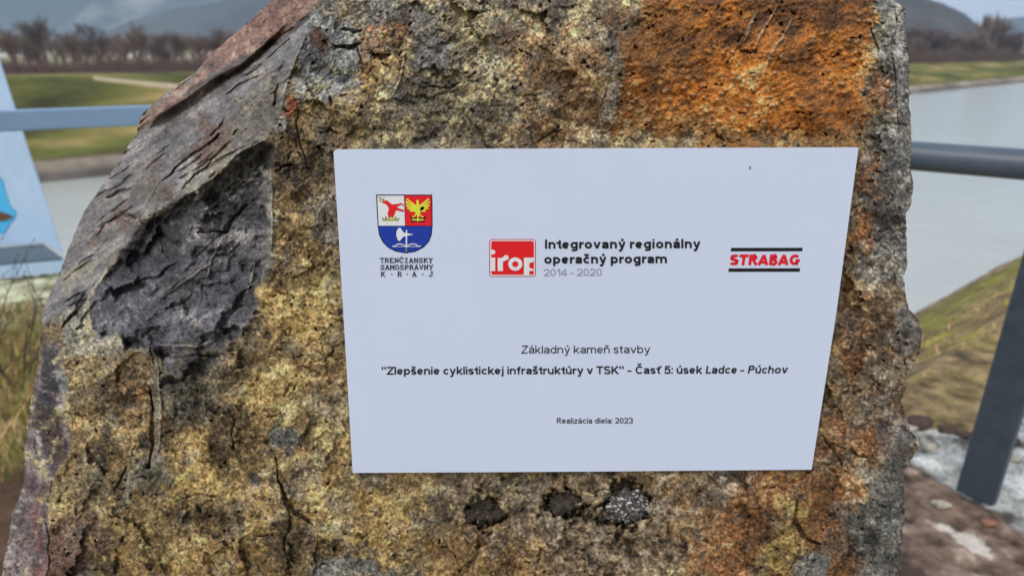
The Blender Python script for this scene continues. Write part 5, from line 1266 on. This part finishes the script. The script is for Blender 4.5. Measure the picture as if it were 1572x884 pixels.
# ------------------------------------------------------------------ HILLS
def hill(name, prof_, dist, deep, mat, seed, rnd_amp, zb_=-6):
    xs = np.linspace(prof_[0][0], prof_[-1][0], 160); ys = np.interp(xs, [p[0] for p in prof_], [p[1] for p in prof_])
    rws = 26; V_ = []; 
    for j in range(rws):
        s = j / (rws - 1)
        for x, y in zip(xs, ys):
            top = PY_(float(x), float(y), dist)
            shape = math.sin(min(1, s / .6) * math.pi / 2) ** 1.3 if s <= .6 else math.cos((s - .6) / .4 * math.pi / 2)
            dy2 = dist + (s - .6) * deep
            V_.append((top.x * dy2 / dist, dy2, zb_ + (top.z - zb_) * shape))
    V_ = np.array(V_)
    nz = (fbm(V_[:, 0], V_[:, 1], dist * .06, 5, seed) - .5) * rnd_amp * np.clip((V_[:, 2] - zb_) / 60, 0, 1)
    V_[:, 2] += nz
    ids = np.arange(len(V_)).reshape(rws, len(xs))
    Q_ = np.stack([ids[:-1, :-1], ids[:-1, 1:], ids[1:, 1:], ids[1:, :-1]], -1).reshape(-1, 4)
    o = np_mesh(name, V_, Q_, mat); tag(o, kind='structure'); return o
m_h1 = mat_new("hill_forest_far", C(58, 62, 66), .95, .5, .004, spec=.1, vary2=(.0016, C(190, 190, 185), .60))
m_h2 = mat_new("hill_forest_mid", C(60, 60, 60), .95, .5, .012, spec=.1, vary2=(.004, C(150, 152, 136), .60))
m_h3 = mat_new("hill_forest_near", C(62, 60, 58), .95, .5, .03, spec=.1)
hill("hill", [(-900, 72), (-780, 10), (-500, -50), (-200, -55), (0, -45), (150, -40), (260, -30), (330, -10), (480, -30), (700, -20), (1000, 30), (1150, 74)], 1900, 500, m_h1, 1, 40)
hill("hill", [(90, 80), (160, 50), (210, 32), (260, 18), (330, 2), (420, -22), (560, -50), (760, -30), (900, 40), (960, 78)], 1250, 450, m_h2, 2, 20)
hill("hill", [(980, 78), (1060, 40), (1180, -20), (1300, -25), (1370, -14), (1420, -4), (1450, 6), (1480, 20), (1500, 38), (1520, 58), (1545, 78)], 650, 300, m_h3, 3, 10)
hill("hill", [(1360, 76), (1480, 52), (1530, 34), (1560, 29), (1620, 24), (1750, 10), (1900, 20), (2300, 40), (2550, 74)], 1900, 500, m_h1, 4, 20)

# ------------------------------------------------------------------ HAZE
hz = bpy.data.materials.new("valley_haze"); hz.use_nodes = True
nt = hz.node_tree; nt.nodes.remove(nt.nodes["Principled BSDF"])
pvn = nt.nodes.new("ShaderNodeVolumePrincipled"); pvn.inputs["Color"].default_value = (.55, .73, .94, 1); pvn.inputs["Density"].default_value = 3.4e-4; pvn.inputs["Anisotropy"].default_value = .2
nt.links.new(pvn.outputs[0], nt.nodes["Material Output"].inputs["Volume"])
vs = []; fs = []; box(vs, fs, (100, 950, 123), 8200, 3100, 264)
tag(mesh_obj("haze", vs, fs, hz), "pale blue winter haze over the valley", "haze", kind='stuff')
